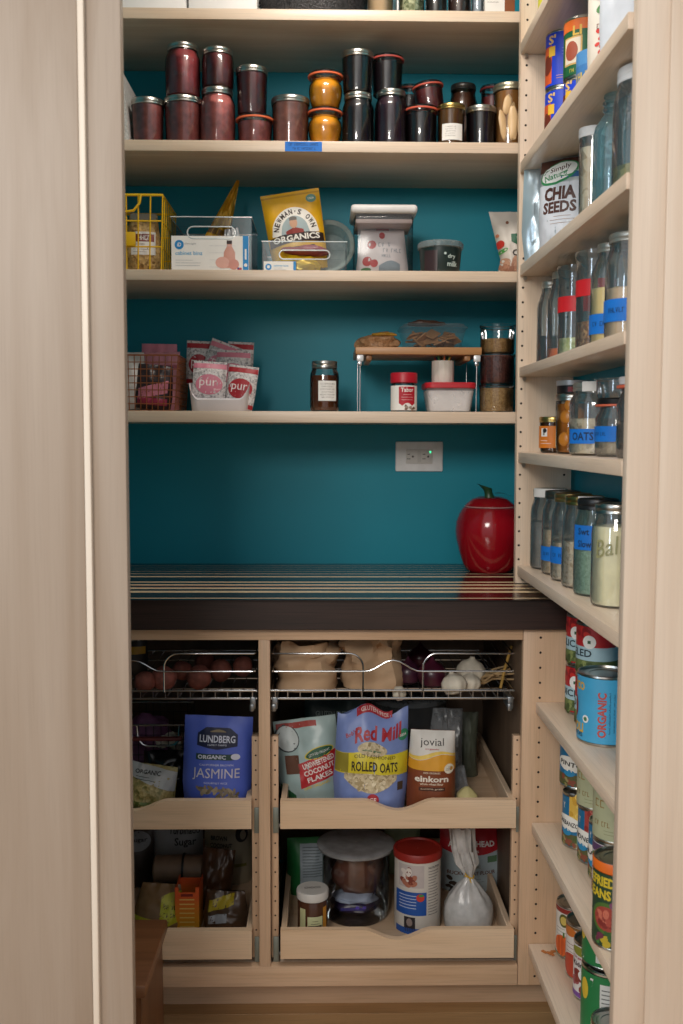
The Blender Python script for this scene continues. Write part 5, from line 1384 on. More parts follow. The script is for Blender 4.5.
# choco jar
rr = 15.5 * 2.12 / JW; Hk = zat(312.5, 889, 2.12) - ZL
ck = empty('spread_jar', 'small brown jar with a round white lid at the front left', 'jar', (xat(312.5, 910, 2.12), 2.125, ZL), (0, 0, .1))
MB().lathe([(.001, 0), (rr * .9, 0), (rr, .004), (rr, Hk - .026), (rr * .88, Hk - .018), (rr * .86, Hk - .008)], plain('#4d2f20', .2), 36).obj('jar_body', ck)
ld = MB().lathe([(rr * .98, Hk - .020), (rr * 1.06, Hk - .018), (rr * 1.08, Hk - .003), (rr * 1.03, Hk), (.001, Hk)], plain('#c9c6c0', .5), 40)
text(ld, Top(Hk), 'CHOCO', 0, .002, .036, .009, plain('#5a5652', .6), .8, .03); ld.obj('lid', ck)
m = MB(); S = Cyl(rr + .0006); band(m, S, .022, .034, .010, Hk - .032, plain('#c98a2c', .5), .5); rect(m, S, .003, Hk * .40, .034, .026, plain('#c9c99a', .5), 1.2); band(m, S, -.034, -.019, .014, Hk - .034, plain('#b9b98a', .5), .6); rect(m, S, .003, Hk * .30, .030, .008, plain('#2a1a12', .5), 2.2); lines(m, S, .003, Hk * .43, .02, 3, .006, INK, 2, left=False)
m.obj('printed_label', ck)
# round carton with red lid
rr = 24 * 2.15 / JW; Hr = zat(418, 849, 2.15) - ZL
ct = empty('cocoa_canister', 'tall round carton with a dark red lid and blue photo label', 'canister', (xat(418, 890, 2.15), 2.165, ZL), (0, 0, -.12))
m = MB().lathe([(.001, 0), (rr * .97, 0), (rr, .003), (rr, Hr - .018)], plain('#cdc8c0', .5), 44)
S = Cyl(rr + .0002); CBL = plain('#1d4f9c', .45); h_ = Hr - .018
band(m, S, -.055, .022, h_ * .28, h_ * .60, CBL, 1); band(m, S, -.055, .022, .002, .016, CBL, 1)
band(m, S, -.045, .016, h_ * .66, h_ * .97, plain('#b9b0ae', .5), 1); dots(m, S, -.018, h_ * .81, .018, .02, 14, .008, [plain('#7a3428', .5), plain('#a86a54', .5), plain('#d8cfc8', .5)], 3, 1.5)
for i in range(5): rect(m, S, -.022, h_ * .55 - i * .007, .042, .0016, plain('#b9c4dc', .6), 2)
ell(m, S, .008, h_ * .53, .009, .009, plain('#c33a2c', .5), 2.2); ell(m, S, .010, h_ * .56, .006, .003, plain('#4a8a4a', .5), 2.6)
rect(m, S, -.016, h_ * .15, .026, .034, plain('#2c2628', .5), 1); ell(m, S, -.016, h_ * .18, .007, .009, plain('#8a7a74', .6), 2)
text(m, S, 'NUTRITION', .042, h_ * .93, .032, .0045, INK, 1.5, .02); lines(m, S, .042, h_ * .88, .032, 16, .0065, plain('#7a7674', .7), 1.5, th=.0016, seed=6)
m.obj('carton', ct)
MB().lathe([(rr * 1.0, Hr - .018), (rr * 1.05, Hr - .017), (rr * 1.06, Hr - .003), (rr * 1.02, Hr), (rr * .95, Hr), (rr * .92, Hr - .004), (.001, Hr - .004)], plain('#8f2219', .5), 44).obj('lid', ct)
# tied bag of white flour
fb = MB(); FL = film('#e9e9e8', .68, '#d2d0cd'); Hf = zat(469, 828, 2.14) - ZL
rb = 25.5 * 2.14 / JW; zn = zat(469, 878, 2.14) - ZL
def fsec(r, z, k, sx=0):
    return [((r * (1 + k * math.sin(9 * a + z * 40) + k * .6 * math.sin(5 * a + 1))) * math.cos(a) + sx, .8 * (r * (1 + k * math.sin(9 * a + z * 40))) * math.sin(a), z) for a in [2 * PI * i / 48 for i in range(48)]]
loft(fb, [fsec(rb * .8, 0, .01), fsec(rb * .97, .006, .01), fsec(rb * 1.02, .03, .01), fsec(rb * .98, .055, .02), fsec(rb * .80, .075, .05), fsec(rb * .45, zn - .02, .12), fsec(rb * .17, zn - .004, .15, .001), fsec(rb * .14, zn, .1, .001), fsec(rb * .2, zn + .006, .15, 0), fsec(rb * .42, zn + .03, .2, -.005), fsec(rb * .40, zn + .06, .22, -.012), fsec(rb * .45, Hf, .2, -.018)], FL, (True, False))
o = fb.obj('flour_sack', None, (xat(469, 900, 2.14), 2.15, ZL)); tag(o, 'clear plastic bag of white flour tied with a yellow twist', 'bag')
MB().tube([(rb * .19 * math.cos(a) + .001, rb * .16 * math.sin(a), zn + .002 * math.sin(2 * a)) for a in [2 * PI * i / 16 for i in range(16)]], .0016, plain('#c9a02c', .5), n=6, closed=True).tube([(.0, -rb * .17, zn), (.004, -rb * .2 - .003, zn - .010)], .0013, plain('#c9a02c', .5), n=6).tube([(.0, -rb * .17, zn), (-.010, -rb * .2 - .002, zn + .012)], .0013, plain('#c9a02c', .5), n=6).obj('twist_tie', o)
loft(m := MB(), [fsec(rb * .74, .003, .0), fsec(rb * .9, .007, .0), fsec(rb * .94, .03, .0), fsec(rb * .88, .052, .02), fsec(rb * .4, .062, .03)], plain('#dedbd6', .9), (True, True)); m.obj('flour', o)
# red arrowhead flour bag
m, S = pouch(.152, zat(468, 824, 2.36) - ZL, .07, plain('#a9b8bd', .5, var=.05), 171, .003, tp=4)
rh = zat(468, 824, 2.36) - ZL; r0 = lambda py: zat(468, py, 2.33) - ZL
band(m, S, -.0755, .0755, lambda u: r0(853) - .002 + 2.2 * u * u, rh - .001, plain('#b3202a', .45), 1)
text(m, S, 'ARROWHEAD', -.002, r0(844), .112, .013, PAPER, 2.4, .03, arch=.12); text(m, S, 'MILLS', .0, r0(850), .03, .005, PAPER, 2.4)
text(m, S, 'ORGANIC', -.006, r0(864.5), .05, .006, plain('#7a6a3c', .6), 2); text(m, S, 'BUCKWHEAT FLOUR', -.002, r0(870.5), .115, .009, plain('#6a3a22', .6), 2, .02); lines(m, S, 0, r0(876.5), .06, 2, .006, plain('#6a7478', .6), 2, left=False)
band(m, S, .036, .06, r0(861), r0(855), plain('#5a7a5a', .5), 1.5)
dots(m, S, -.05, r0(885), .014, .03, 9, .007, [INK, plain('#3c3026', .6)], 4, 1.4)
o = m.obj('flour_bag', None, (xat(470, 860, 2.36), 2.35, ZL)); tag(o, 'red and pale blue flour bag at the back right of the lower drawer', 'bag')
m, S = pouch(.09, rh - .02, .05, plain('#8a9a7a', .5), 172, .003, tp=4)
o = m.obj('flour_bag', None, (xat(402, 860, 2.44), 2.44, ZL)); tag(o, 'pale green bag at the back, above the dark red canister lid', 'bag')

# ================================================================ RIGHT-HAND SIDE SHELVES
def rx_(pxl, pyref, Xc, r):      # distance at which the left outline meets this pixel column
    return (Xc - r) / (xat(pxl, pyref, 1.0))
def hz(px, py, Y, z): return zat(px, py, Y) - z
QG = 'quart jars on the shelf above the worktop'
B = RS['B'] + .0004
PEW = plain('#b0b0a8', .35, .7); PZ = plain('#6f6d66', .3, .9)
def blue(v, h, u0=-.07, u1=.05, txt=None, seed=1, lay=.4):
    def f(m, S):
        band(m, S, u0, u1, v, v + h, TAPE, lay)
        dk_ = plain('#0d2c50', .7)
        if txt:
            for i, t_ in enumerate(txt): text(m, S, t_, (u0 + u1) / 2 - .008, v + h * (1 - (i + .5) / len(txt)), min(.05, .011 * len(t_)), h / len(txt) * .55, dk_, lay + 1, .02)
        else: scribble(m, S, (u0 + u1) / 2 - .01, v + h * .5, .032, h * .22, dk_, lay + 1, seed)
    return f
def whitelabel(u0=-.03, u1=.02):
    return lambda m, S, lh: band(m, S, u0, u1, -.001, lh + .001, PAPER, 1)
rq = .0432
SAND = speckle('#c4a67e', '#dcc6a4', 240, .8); GRY = plain('#85817a', .8, var=.2); OATM = speckle('#d2bea0', '#b59e7c', 160, .8, '#e6d8be')
def qj(label, Y, X0, content, fill, **k):
    base = dict(lidh=.017, gl=GLASSH, cname='contents', group=QG, rotz=-.35)
    base.update(k)
    return jar('quart_jar', label, 'jar', (X0, Y, B), k.get('rr', rq) if False else rq, .1725, 'mason', content, fill=fill, **base)
qj('grey filled quart jar with a white lid label, furthest back by the panel', 2.19, .500, GRY, .60, patch=whitelabel(-.04, .04), lid=PEW)
qj('quart jar with low blue tape and a dull silver lid, second from the panel', 2.098, .5055, SAND, .55, tape=blue(.030, .030, -.06, .03), lid=PZ)
qj('quart jar with low blue tape and a brassy lid, third from the panel', 2.006, .5045, OATM, .45, tape=blue(.036, .034, -.06, .03, seed=4), lid=plain('#a48d5c', .3, .9), emboss=lambda m, S: text(m, S, 'Ball', -.02, .105, .03, .02, GLASSH, 1))
qj('quart jar of oats without tape, white label on its lid', 1.914, .5045, OATM, .52, patch=whitelabel(-.01, .04), lid=GOLD, emboss=lambda m, S: text(m, S, 'KERR', -.02, .06, .034, .013, GLASSH, 1))
qj('green tinted quart jar with a black lid and a wide blue tape note', 1.8215, .5045, speckle('#d2d5c4', '#b3b8a4', 260, .8), .55, gl=GLASSG, lid=plain('#1b1c1d', .35), lidh=.02, tape=blue(.085, .045, -.05, .045, ['Swt Brn', 'Slow Ric']))
CRM = plain('#ece4bd', .8, var=.06, scale=60)
qj('quart jar packed with pale cream powder, nearest the front frame', 1.70, .5045, CRM, .80, lid=SILVER, rotz=-.2, emboss=lambda m, S: text(m, S, 'Ball', -.018, .105, .048, .030, plain('#9a986c', .4), .8, .0, rot=.25, slant=.3))

# A1: amber fruit, honey, clip jars
z = RS['A1'] + .0004
def a1lab(m, S):
    band(m, S, -.05, .05, .010, .058, plain('#d97a1c', .5), .3); rect(m, S, -.018, .044, .016, .018, PAPER, 1.2); rect(m, S, -.018, .044, .003, .012, INK, 2); ell(m, S, -.016, .048, .005, .005, INK, 2); band(m, S, .008, .03, .012, .056, plain('#d8d4a4', .5), 1.2); lines(m, S, -.014, .026, .028, 2, .006, PAPER, 1.2)
r = .029; Y = 2.185
jar('honey_jar', 'small honey jar with an orange label and gold lid against the panel', 'jar', (xat(539.7, 435, Y) + r, Y, z), r, hz(545, 416.6, Y - .02, z) - .003, 'straight', plain('#4a2a10', .2), fill=.88, lid=GOLD, lidh=.012, paper=a1lab, rotz=-.3, cname='honey')
r = .036; Y = 2.062; ha = hz(560, 393.5, Y - .02, z)
jar('fruit_jar', 'amber jar of preserved fruit halves under a flat dark tin', 'jar', (.5145, Y, z), r, ha - .004, 'straight', plain('#a8641c', .22, var=.2, scale=30), fill=.86, lid=SILVER, lidh=.014, cname='fruit_syrup', rotz=-.3)
fj = [o for o in bpy.data.objects if o.name == 'fruit_jar'][0]
for i, (a, zz_) in enumerate([(-.5, .03), (.1, .045), (-.4, .075), (.4, .08), (-.1, .10)]):
    MB().blob(.013, .006, .015, plain('#c07a28', .3), amp=.1, seed=i, n=14, m=10).obj('fruit_half', fj, ((r - .004) * math.sin(a), -(r - .004) * math.cos(a), zz_), (0, 0, a))
m = MB().lathe([(.001, 0), (.033, 0), (.034, .001), (.034, .016), (.001, .016)], plain('#1e1719', .4), 36); S = Cyl(.0342); band(m, S, -.01, .03, .003, .013, plain('#9a2a30', .5), .4)
tn = m.obj('small_tin', None, (.5145, Y, z + ha + .0005), (0, 0, -.3)); tag(tn, 'small dark tin with a pale lid stacked on the amber fruit jar', 'tin')
MB().lathe([(.0345, .0162), (.0355, .0168), (.0355, .026), (.034, .0265), (.001, .0265)], plain('#c4c6c8', .4, .3), 36).obj('lid', tn)
r = .047; Y = 1.862
jar('storage_jar', 'clear jar of oat flakes with blue tape and a white lid label', 'jar', (.5055, Y, z), r, hz(585, 382, Y - .03, z) - .004, 'mason', speckle('#bfae90', '#8d7a58', 150, .8, '#d6c8aa'), fill=.52, lidh=.016, lid=PEW, tape=blue(.022, .027, -.035, .05, ['OATS']), patch=whitelabel(-.005, .035), gl=GLASSH, cname='contents', rotz=-.75)
def clip_jar(label, Y, X, r, h, cap, content, tape=None, fill=.4):
    t = empty('clip_jar', label, 'jar', (X, Y, z), (0, 0, -.35))
    MB().lathe([(r * .5, 0), (r * .9, 0), (r, .006), (r, h * .66), (r * .82, h * .80), (r * .82, h * .86)], GLASSH, 36, cap0=True).obj('glass_body', t)
    MB().lathe([(r * .80, h * .90), (r * .92, h * .905), (r * .95, h * .98), (r * .9, h), (.001, h)], cap, 36).obj('lid', t)
    MB().lathe([(r * .82, h * .86), (r * 1.02, h * .862), (r * 1.02, h * .895), (r * .82, h * .897)], plain('#d9694a', .5), 36).obj('rubber_ring', t)
    if content: MB().lathe(in_prof([(r * .5, 0), (r * .9, 0), (r, .006), (r, h * .66)], h * fill, .003), content, 28).obj('contents', t)
    MB().tube([(r * .95, -.006, h * .99), (r * 1.08, -.006, h * .9), (r * 1.05, -.004, h * .7)], .0014, CHROME, n=6).tube([(r * .95, .006, h * .99), (r * 1.08, .006, h * .9), (r * 1.05, .004, h * .7)], .0014, CHROME, n=6).obj('wire_clip', t)
    if tape:
        m = MB(); tape(m, Cyl(r + .0008)); m.obj('tape_label', t)
clip_jar('short clip jar with a black lid and orange rubber ring', 1.752, .518, .0405, hz(606, 398, 1.73, z), plain('#17181a', .4), speckle('#b7a88c', '#94846a', 180, .8), blue(.026, .027, -.06, .01), .3)
clip_jar('clear clip jar with an orange ring cut off by the right frame', 1.61, .5135, .040, hz(622, 376, 1.59, z), plain('#d9dadb', .4), speckle('#7a5c44', '#55402e', 180, .8), None, .45)
jar('clear_tub', 'shallow empty clear tub stacked on the black lidded clip jar', 'tub', (.518, 1.752, z + hz(606, 398, 1.73, z) + .0005), .040, .034, 'canister', None, lid=None, gl=GLASSH)

# A: bottles and canisters
z = RS['A'] + .0004
def A_(pxl, pyt, X, r, ref=300):
    Y = rx_(pxl, ref, X, r); return Y, hz(pxl + 8, pyt, Y - .01, z)
BGR = 'tall glass bottles on the taped canister shelf'
Y, h = A_(537.5, 281, .495, .030); Y = min(Y, 2.203)
jar('glass_bottle', 'glass bottle of black seeds with a silver cap, next to the panel', 'bottle', (.495, Y, z), .030, h - .004, 'bottle', plain('#17181c', .5), fill=.36, lid=PEW, lidh=.016, gl=GLASSH, group=BGR, cname='contents', rotz=-.3)
jar('glass_bottle', 'glass bottle with orange lentils in its base', 'bottle', (.5005, Y - .082, z), .031, h + .004, 'bottle', speckle('#ef8038', '#d26a28', 240, .7), fill=.16, lid=PEW, lidh=.016, gl=GLASSH, group=BGR, cname='contents', rotz=-.3)
def red(v, h): return lambda m, S: band(m, S, -.06, .045, v, v + h, plain('#cf1f28', .5), .4)
CG = 'clear canisters with red tape'
Yc3, h3 = A_(557.8, 266.6, .4985, .037); Yc3 = 1.989
jar('glass_canister', 'red taped clear canister with green split peas in the bottom', 'canister', (.4985, Yc3, z), .0355, h3, 'canister', speckle('#b5c07a', '#93a05a', 170, .8, '#d6d8ac'), fill=.22, lid=None, gl=GLASSH, group=CG, tape=red(h3 * .50, .030), cname='contents', rotz=-.35)
Yc4 = 1.842; h4 = hz(585, 252.5, Yc4, z)
jar('glass_canister', 'red taped clear canister with brown seeds, nearer than the green pea one', 'canister', (.4985, Yc4, z), .037, h4, 'canister', speckle('#a06c3c', '#d0a872', 200, .8, '#6a4628'), fill=.30, lid=None, gl=GLASSH, group=CG, tape=red(h4 * .55, .030), cname='contents', rotz=-.35)
Y5 = 1.745; h5 = hz(598, 244, Y5, z)
jar('glass_bottle', 'glass bottle of yellow grain with low blue tape', 'bottle', (.4985, Y5, z), .0365, h5 - .004, 'bottle', plain('#efd894', .8, var=.1), fill=.58, lid=PEW, lidh=.016, gl=GLASSH, group=BGR, tape=blue(.022, .034, -.06, .05, seed=8), cname='contents', rotz=-.4)
Y6 = 1.634; h6 = hz(615, 234, Y6, z)
jar('glass_bottle', 'larger glass bottle of tan grain with blue tape by the right frame', 'bottle', (.4985, Y6, z), .042, h6 - .004, 'mason', plain('#d2b894', .8, var=.1), fill=.5, lid=PEW, lidh=.016, gl=GLASSH, group=BGR, tape=blue(.030, .036, -.07, .05, seed=9), cname='contents', rotz=-.4)

# C: chia pouch and glass jars
z = RS['C'] + .0004
SIL = plain('#b4bfc4', .3, .45, var=.1, scale=15)
m, S = pouch(.115, .195, .07, SIL, 181, .003, topw=1.0, midw=1.0, botw=.96, tp=5)
LV = plain('#e9ecea', .5); BRT = plain('#4a2a22', .5)
band(m, S, -.055, .055, .168, .194, BRT, .8); ell(m, S, -.006, .162, .044, .024, plain('#2f8a55', .5), 1.6, rot=.22); ell(m, S, -.006, .163, .040, .020, LV, 2.4, rot=.22)
text(m, S, 'Simply', -.002, .170, .044, .014, BRT, 3.4, .01, rot=.2); text(m, S, 'Nature', -.010, .156, .050, .013, plain('#2f8a55', .5), 3.4, .01, rot=.2)
band(m, S, -.055, .055, .002, .140, plain('#cdd3dc', .5), .6); band(m, S, .0, .055, .148, .160, plain('#2b5a8f', .5), .9)
text(m, S, 'CHIA', .002, .118, .070, .028, BRT, 1.8, .05); text(m, S, 'SEEDS', .002, .090, .072, .024, BRT, 1.8, .04); lines(m, S, .01, .071, .055, 3, .007, plain('#a5897a', .6), 1.6, left=False); band(m, S, -.04, .05, .004, lambda u: .03 + .02 * math.sin(u * 60), plain('#8a93b5', .5), 1.4)
YC = 2.165
o = m.obj('chia_pouch', None, (.4985, 2.10, z), (0, 0, R(-40))); tag(o, 'silver chia seed pouch with a green leaf emblem on the side shelf', 'bag')
m, S = pouch(.105, min(.222, hz(535, 149, 2.18, z)), .03, plain('#b4c5ce', .28, .5, var=.12, scale=12), 182, .006, topw=.9, midw=1.05, tp=4)
text(m, S, 'Ch', .018, .13, .02, .016, plain('#2f6a50', .6), 2); text(m, S, 'H', .02, .10, .012, .018, BRT, 2)
o = m.obj('foil_pouch', None, (.486, 2.20, z), (0, R(-1.5), R(-10))); tag(o, 'pale blue foil pouch edge behind the chia pouch, touching the panel', 'bag')
Ys = rx_(579.0, 170, .4865, .025)
jar('storage_jar', 'slim jar of pale nuts with a white lid beside the chia pouch', 'jar', (.4865, Ys, z), .025, hz(585, 129, Ys, z) - .004, 'straight', speckle('#cbb894', '#a48a62', 60, .6, '#e2d6ba'), fill=.82, lid=plain('#e3e5e6', .5), lidh=.018, gl=GLASSH, cname='nuts', rotz=-.3)
Yb = rx_(593.5, 150, .4945, .0385); hb_ = hz(600, 95, Yb, z)
jar('glass_bottle', 'open aqua blue embossed glass bottle between two clear jars', 'bottle', (.4945, Yb, z), .0385, hb_, 'flask', None, lid=None, gl=GLASSB, rotz=-.5, emboss=lambda m, S: (text(m, S, 'S', 0, hb_ * .5, .02, .03, GLASSB, 2, .02), text(m, S, 'MASON', 0, hb_ * .3, .045, .014, GLASSB, 2, .02)))
Yj = rx_(613.5, 130, .4985, .0465); hj_ = hz(622, 70, Yj, z)
jar('storage_jar', 'tall clear jar with a white lid and green herbs in its bottom', 'jar', (.4985, Yj, z), .0465, hj_ - .004, 'mason', speckle('#8a8a50', '#5c6230', 120, .8, '#b0ab74'), fill=.22, lid=plain('#e6e8ea', .5), lidh=.024, gl=GLASSH, cname='herbs', rotz=-.4, emboss=lambda m, S: text(m, S, 'Ball', -.01, hj_ * .62, .045, .024, GLASSH, 1.5, .01, rot=.2))

# D: tins and pouches above
z = RS['D'] + .0004
BLU_ = plain('#1c3fc4', .4); 
def bluecan(h, txt='BUSH'):
    def art(m, S):
        wrap(m, S, h, BLU_)
        band(m, S, -.052, -.022, .010, h - .030, plain('#c9562a', .5), 1); ell(m, S, -.036, h * .42, .014, .020, plain('#6a2a1a', .5), 1.6); band(m, S, -.03, -.014, h * .55, h * .72, plain('#e0b43a', .5), 2); 
        text(m, S, "S'", -.022, h * .84, .018, .018, plain('#d9b26a', .5), 1.6, .03); rect(m, S, .010, h * .40, .008, .010, plain('#6fb39a', .5), 1); lines(m, S, .008, h * .66, .016, 3, .006, plain('#8fa2d8', .6), 1); lines(m, S, .004, h * .2, .03, 2, .005, plain('#d9a27a', .6), 1)
    return art
TG = 'tins stacked on the high side shelf'
rc = .0375; hc = .0975
Yd = 2.135; Yd2 = 1.97; Yd3 = 1.872; hc = hz(555, 89, Yd - .02, z); hc2 = hz(572, 79, Yd2 - .02, z)
can('food_tin', 'lower blue tin in the stack next to the panel', (.4985, Yd, z), rc, hc, bluecan(hc), TG, -.35)
can('food_tin', 'upper blue tin in the stack next to the panel', (.4985, Yd, z + hc + .0005), rc, hc, bluecan(hc), TG, -.35)
can('food_tin', 'blue tin directly under the green tin', (.4985, Yd2, z), rc, hc2, bluecan(hc2), TG, -.5)
def greencan(m, S):
    h = .113; wrap(m, S, h, plain('#0f5a34', .45)); band(m, S, -.11, .11, h - .026, h - .006, plain('#dd6a22', .45), .8); rect(m, S, -.016, h * .44, .040, .052, plain('#c9a25c', .5), .8); rect(m, S, -.016, h * .44, .034, .046, plain('#d8cdb8', .5), 1.4); ell(m, S, -.018, h * .44, .014, .018, plain('#9a4a34', .5), 2)
    text(m, S, 'LI', -.006, h * .76, .018, .018, plain('#d9b24a', .5), 1, .03); rect(m, S, .034, h * .46, .026, .072, plain('#c4cfc6', .5), .8); lines(m, S, .034, h * .72, .02, 8, .008, plain('#35423a', .7), 1.6, th=.003); scribble(m, S, -.006, h * .12, .03, .007, plain('#d9c24a', .5), 1, 5)
can('food_tin', 'green tin with an orange top band, stacked above a blue tin', (.4985, Yd2, z + hc2 + .0005), .0385, .113, greencan, TG, -.45)
def lbc(m, S):
    h = .1; wrap(m, S, h, plain('#3f78b4', .45)); band(m, S, -.1, .1, h * .70, h * .95, plain('#4f8cc4', .45), .6); scribble(m, S, -.018, h * .5, .045, .014, plain('#e3c24a', .5), 1.5, 9)
can('food_tin', 'lighter blue tin standing in front of the blue and green stack', (.4985, Yd3, z), rc, hz(585, 58, Yd3 - .02, z), lbc, TG, -.5)
m, S = pouch(.095, .20, .05, plain('#dcd5c8', .45), 191, .003, tp=5)
ell(m, S, -.01, .165, .035, .022, plain('#8e4a3a', .5), 1); ell(m, S, .0, .135, .03, .012, plain('#3f7a3c', .5), 1.5, rot=.3); dots(m, S, -.02, .07, .012, .03, 8, .005, [plain('#c9342c', .5)], 4, 1); ell(m, S, -.02, .04, .014, .008, plain('#d96a6a', .5), 1); band(m, S, -.045, .045, .006, .02, plain('#4c8a44', .5), 1); scribble(m, S, -.012, .10, .03, .009, plain('#6a2a24', .5), 2, 3)
o = m.obj('snack_pouch', None, (.500, Yd3 - .105, z), (0, 0, R(-28))); tag(o, 'cream pouch with a brown and green picture on the tin shelf', 'bag')
m, S = pouch(.105, .235, .06, plain('#d6dde6', .4, var=.05), 192, .004, tp=5)
dots(m, S, -.02, .13, .016, .028, 7, .005, [plain('#b3323c', .5)], 6, 1); band(m, S, .012, .050, .02, .22, plain('#8fb0dc', .45), 1); lines(m, S, .03, .20, .03, 12, .009, plain('#54749c', .6), 2, th=.003)
o = m.obj('snack_pouch', None, (.500, Yd3 - .198, z), (0, 0, R(-30))); tag(o, 'white and light blue pouch with red dots by the right frame', 'bag')
z = RS['E'] + .0004
m, S = pouch(.085, .12, .05, plain('#c9c43a', .45), 193, .003, tp=4)
o = m.obj('snack_pouch', None, (.485, 2.14, z), (0, 0, R(-25))); tag(o, 'yellow green pouch on the highest side shelf', 'bag')

# ---- low right: L1
z = RS['L1'] + .0004
def tomato(h, word, uw=-.018):
    def art(m, S):
        wrap(m, S, h, plain('#b3242a', .45)); band(m, S, -.12, .12, .008, h * .30, plain('#5b6a3a', .5), .8); dots(m, S, -.02, h * .16, .05, .010, 26, .007, [plain('#6a7a44', .6), plain('#43522a', .6), plain('#8a9458', .6)], 3, 1.3)
        band(m, S, -.12, .12, h * .30, h * .56, plain('#a9c6cf', .5), .8); text(m, S, word, uw, h * .44, .07, .014, plain('#22343c', .6), 1.6, .02, ); dots(m, S, -.03, h * .78, .03, .012, 6, .009, [plain('#c9322c', .45), plain('#8e1a20', .5)], 8, 1.4)
        ell(m, S, -.01, h * .66, .013, .013, PAPER, 2.4); rect(m, S, -.01, h * .66, .006, .006, plain('#3a5a3c', .5), 3.2)
    return art
LG = 'vegetable tins on the low side shelf'
ht = .1; rt = .0375
can('food_tin', 'lower red vegetable tin beside the panel, stacked two high', (.527, 1.975, z), rt, ht, tomato(ht, 'DICED'), LG, -.5)
can('food_tin', 'upper red vegetable tin beside the panel, stacked two high', (.527, 1.975, z + ht + .0005), rt, ht, tomato(ht, 'SLICED'), LG, -.5)
can('food_tin', 'red vegetable tin directly behind the big light blue tin', (.5275, 1.890, z), .0395, ht, tomato(ht, 'DICED'), LG, -.5)
can('food_tin', 'red and green vegetable tin stacked above and behind the big light blue tin', (.5275, 1.890, z + ht + .0005), .0395, ht, tomato(ht, 'PEELED', -.040), LG, -.4)
hb_ = hz(590, 675, 1.76, z) ; rb_ = .050
def bianco(m, S):
    h = hb_; wrap(m, S, h, plain('#46a4d0', .4)); text(m, S, 'BIANCO', -.054, h * .82, .062, .016, plain('#d6aa3a', .5), 1, .04); text(m, S, 'NAPOLI', -.056, h * .22, .062, .018, plain('#d6aa3a', .5), 1, .04); text(m, S, 'TOMATOES', -.052, h * .12, .05, .008, plain('#1c3a52', .6), 1, .02)
    text(m, S, 'ORGANIC', .012, h * .45, .082, .016, plain('#b8504a', .5), 1, .04, rot=PI / 2); text(m, S, 'hand selected whole peeled', .026, h * .48, .075, .004, plain('#1c3a52', .6), 1, 0, rot=PI / 2); text(m, S, 'tomatoes in their own juice', .034, h * .48, .07, .004, plain('#1c3a52', .6), 1, 0, rot=PI / 2)
    ell(m, S, -.020, h * .36, .007, .007, PAPER, 1); ell(m, S, -.020, h * .36, .004, .004, plain('#4c7a54', .5), 1.8); ell(m, S, -.055, h * .5, .012, .02, plain('#8e2a24', .5), 1); 
can('food_tin', 'big light blue tin of tomatoes with sideways red lettering', (.5165, 1.79, z), rb_, hb_, bianco, None, -.62)
# L2
z = RS['L2'] + .0004; hc = .1085; rc = .0365
def bean(c1, c2, c3, h=.1085, name='GARBANZO', lc='#eae6dc'):
    def art(m, S):
        wrap(m, S, h, plain('#1a6f9a', .45)); band(m, S, -.014, .08, h * .34, h * .97, plain(c1, .5), .7)
        dots(m, S, .010, h * .70, .022, .032, 30, .0075, [plain(c1, .45), plain(c2, .45), plain(c3, .45)], 5, 1.2, .85)
        band(m, S, -.1, .1, .006, h * .27, plain('#5c5a34', .5), .8); dots(m, S, -.01, h * .15, .04, .010, 22, .005, [plain('#8a4a34', .6), plain('#4a5a2a', .6), plain('#9a8a5a', .6)], 6, 1.4)
        ell(m, S, -.018, h * .47, .032, .0155, plain(lc, .5), 2.6, rot=-.12); text(m, S, name, -.018, h * .47, .050, .0095, plain('#23211e', .6), 3.4, .02, rot=-.12); ell(m, S, -.020, h * .30, .012, .007, plain('#2a86b4', .5), 2.4)
        rect(m, S, .010, h * .14, .012, .022, plain('#8cc4b4', .5), 2.2); rect(m, S, .010, h * .10, .010, .008, plain('#4a8ac0', .5), 2.6); text(m, S, 'Y', -.028, h * .78, .006, .012, PAPER, 1.4, .02)
    return art
BG = 'bean tins on the second low side shelf'
can('food_tin', 'garbanzo bean tin with a white oval label beside the panel', (.516, 1.938, z), rc, hc, bean('#d9b04a', '#c99a34', '#e8c86a'), BG, -.55)
can('food_tin', 'blue bean tin stacked on the garbanzo tin', (.518, 1.975, z + hc + .0005), rc, hc, bean('#8a5a44', '#6a3f30', '#a5745a', name='PINTO'), BG, -.2)
can('food_tin', 'kidney bean tin with red beans, under a pale green tin', (.528, 1.862, z), rc, hc, bean('#a8443c', '#8e2f2c', '#bf6a5c', name='KIDNEY'), BG, -.6)
def pale(h):
    def art(m, S):
        wrap(m, S, h, plain('#b5b894', .5)); scribble(m, S, -.026, h * .62, .024, .014, plain('#9a7a3a', .5), 1, 3); scribble(m, S, -.022, h * .30, .034, .009, plain('#8a6a34', .5), 1, 8); rect(m, S, .012, h * .42, .014, .020, plain('#8f946c', .6), 1); rect(m, S, .012, h * .42, .010, .003, plain('#4c5238', .6), 1.6); rect(m, S, .012, h * .46, .010, .004, plain('#4c5238', .6), 1.6); lines(m, S, .008, h * .2, .05, 2, .006, plain('#8a8d6a', .6), 1)
    return art
can('food_tin', 'pale green tin stacked on the kidney bean tin', (.527, 1.862, z + hc + .0005), .039, .102, pale(.102), BG, -.5)
can('food_tin', 'blue bean tin squeezed between the kidney tin and the purple labelled tin', (.5285, 1.786, z), rc, hc, bean('#3f6f9a', '#2a5a86', '#7a4a3a', name='BLACK'), BG, -.6)
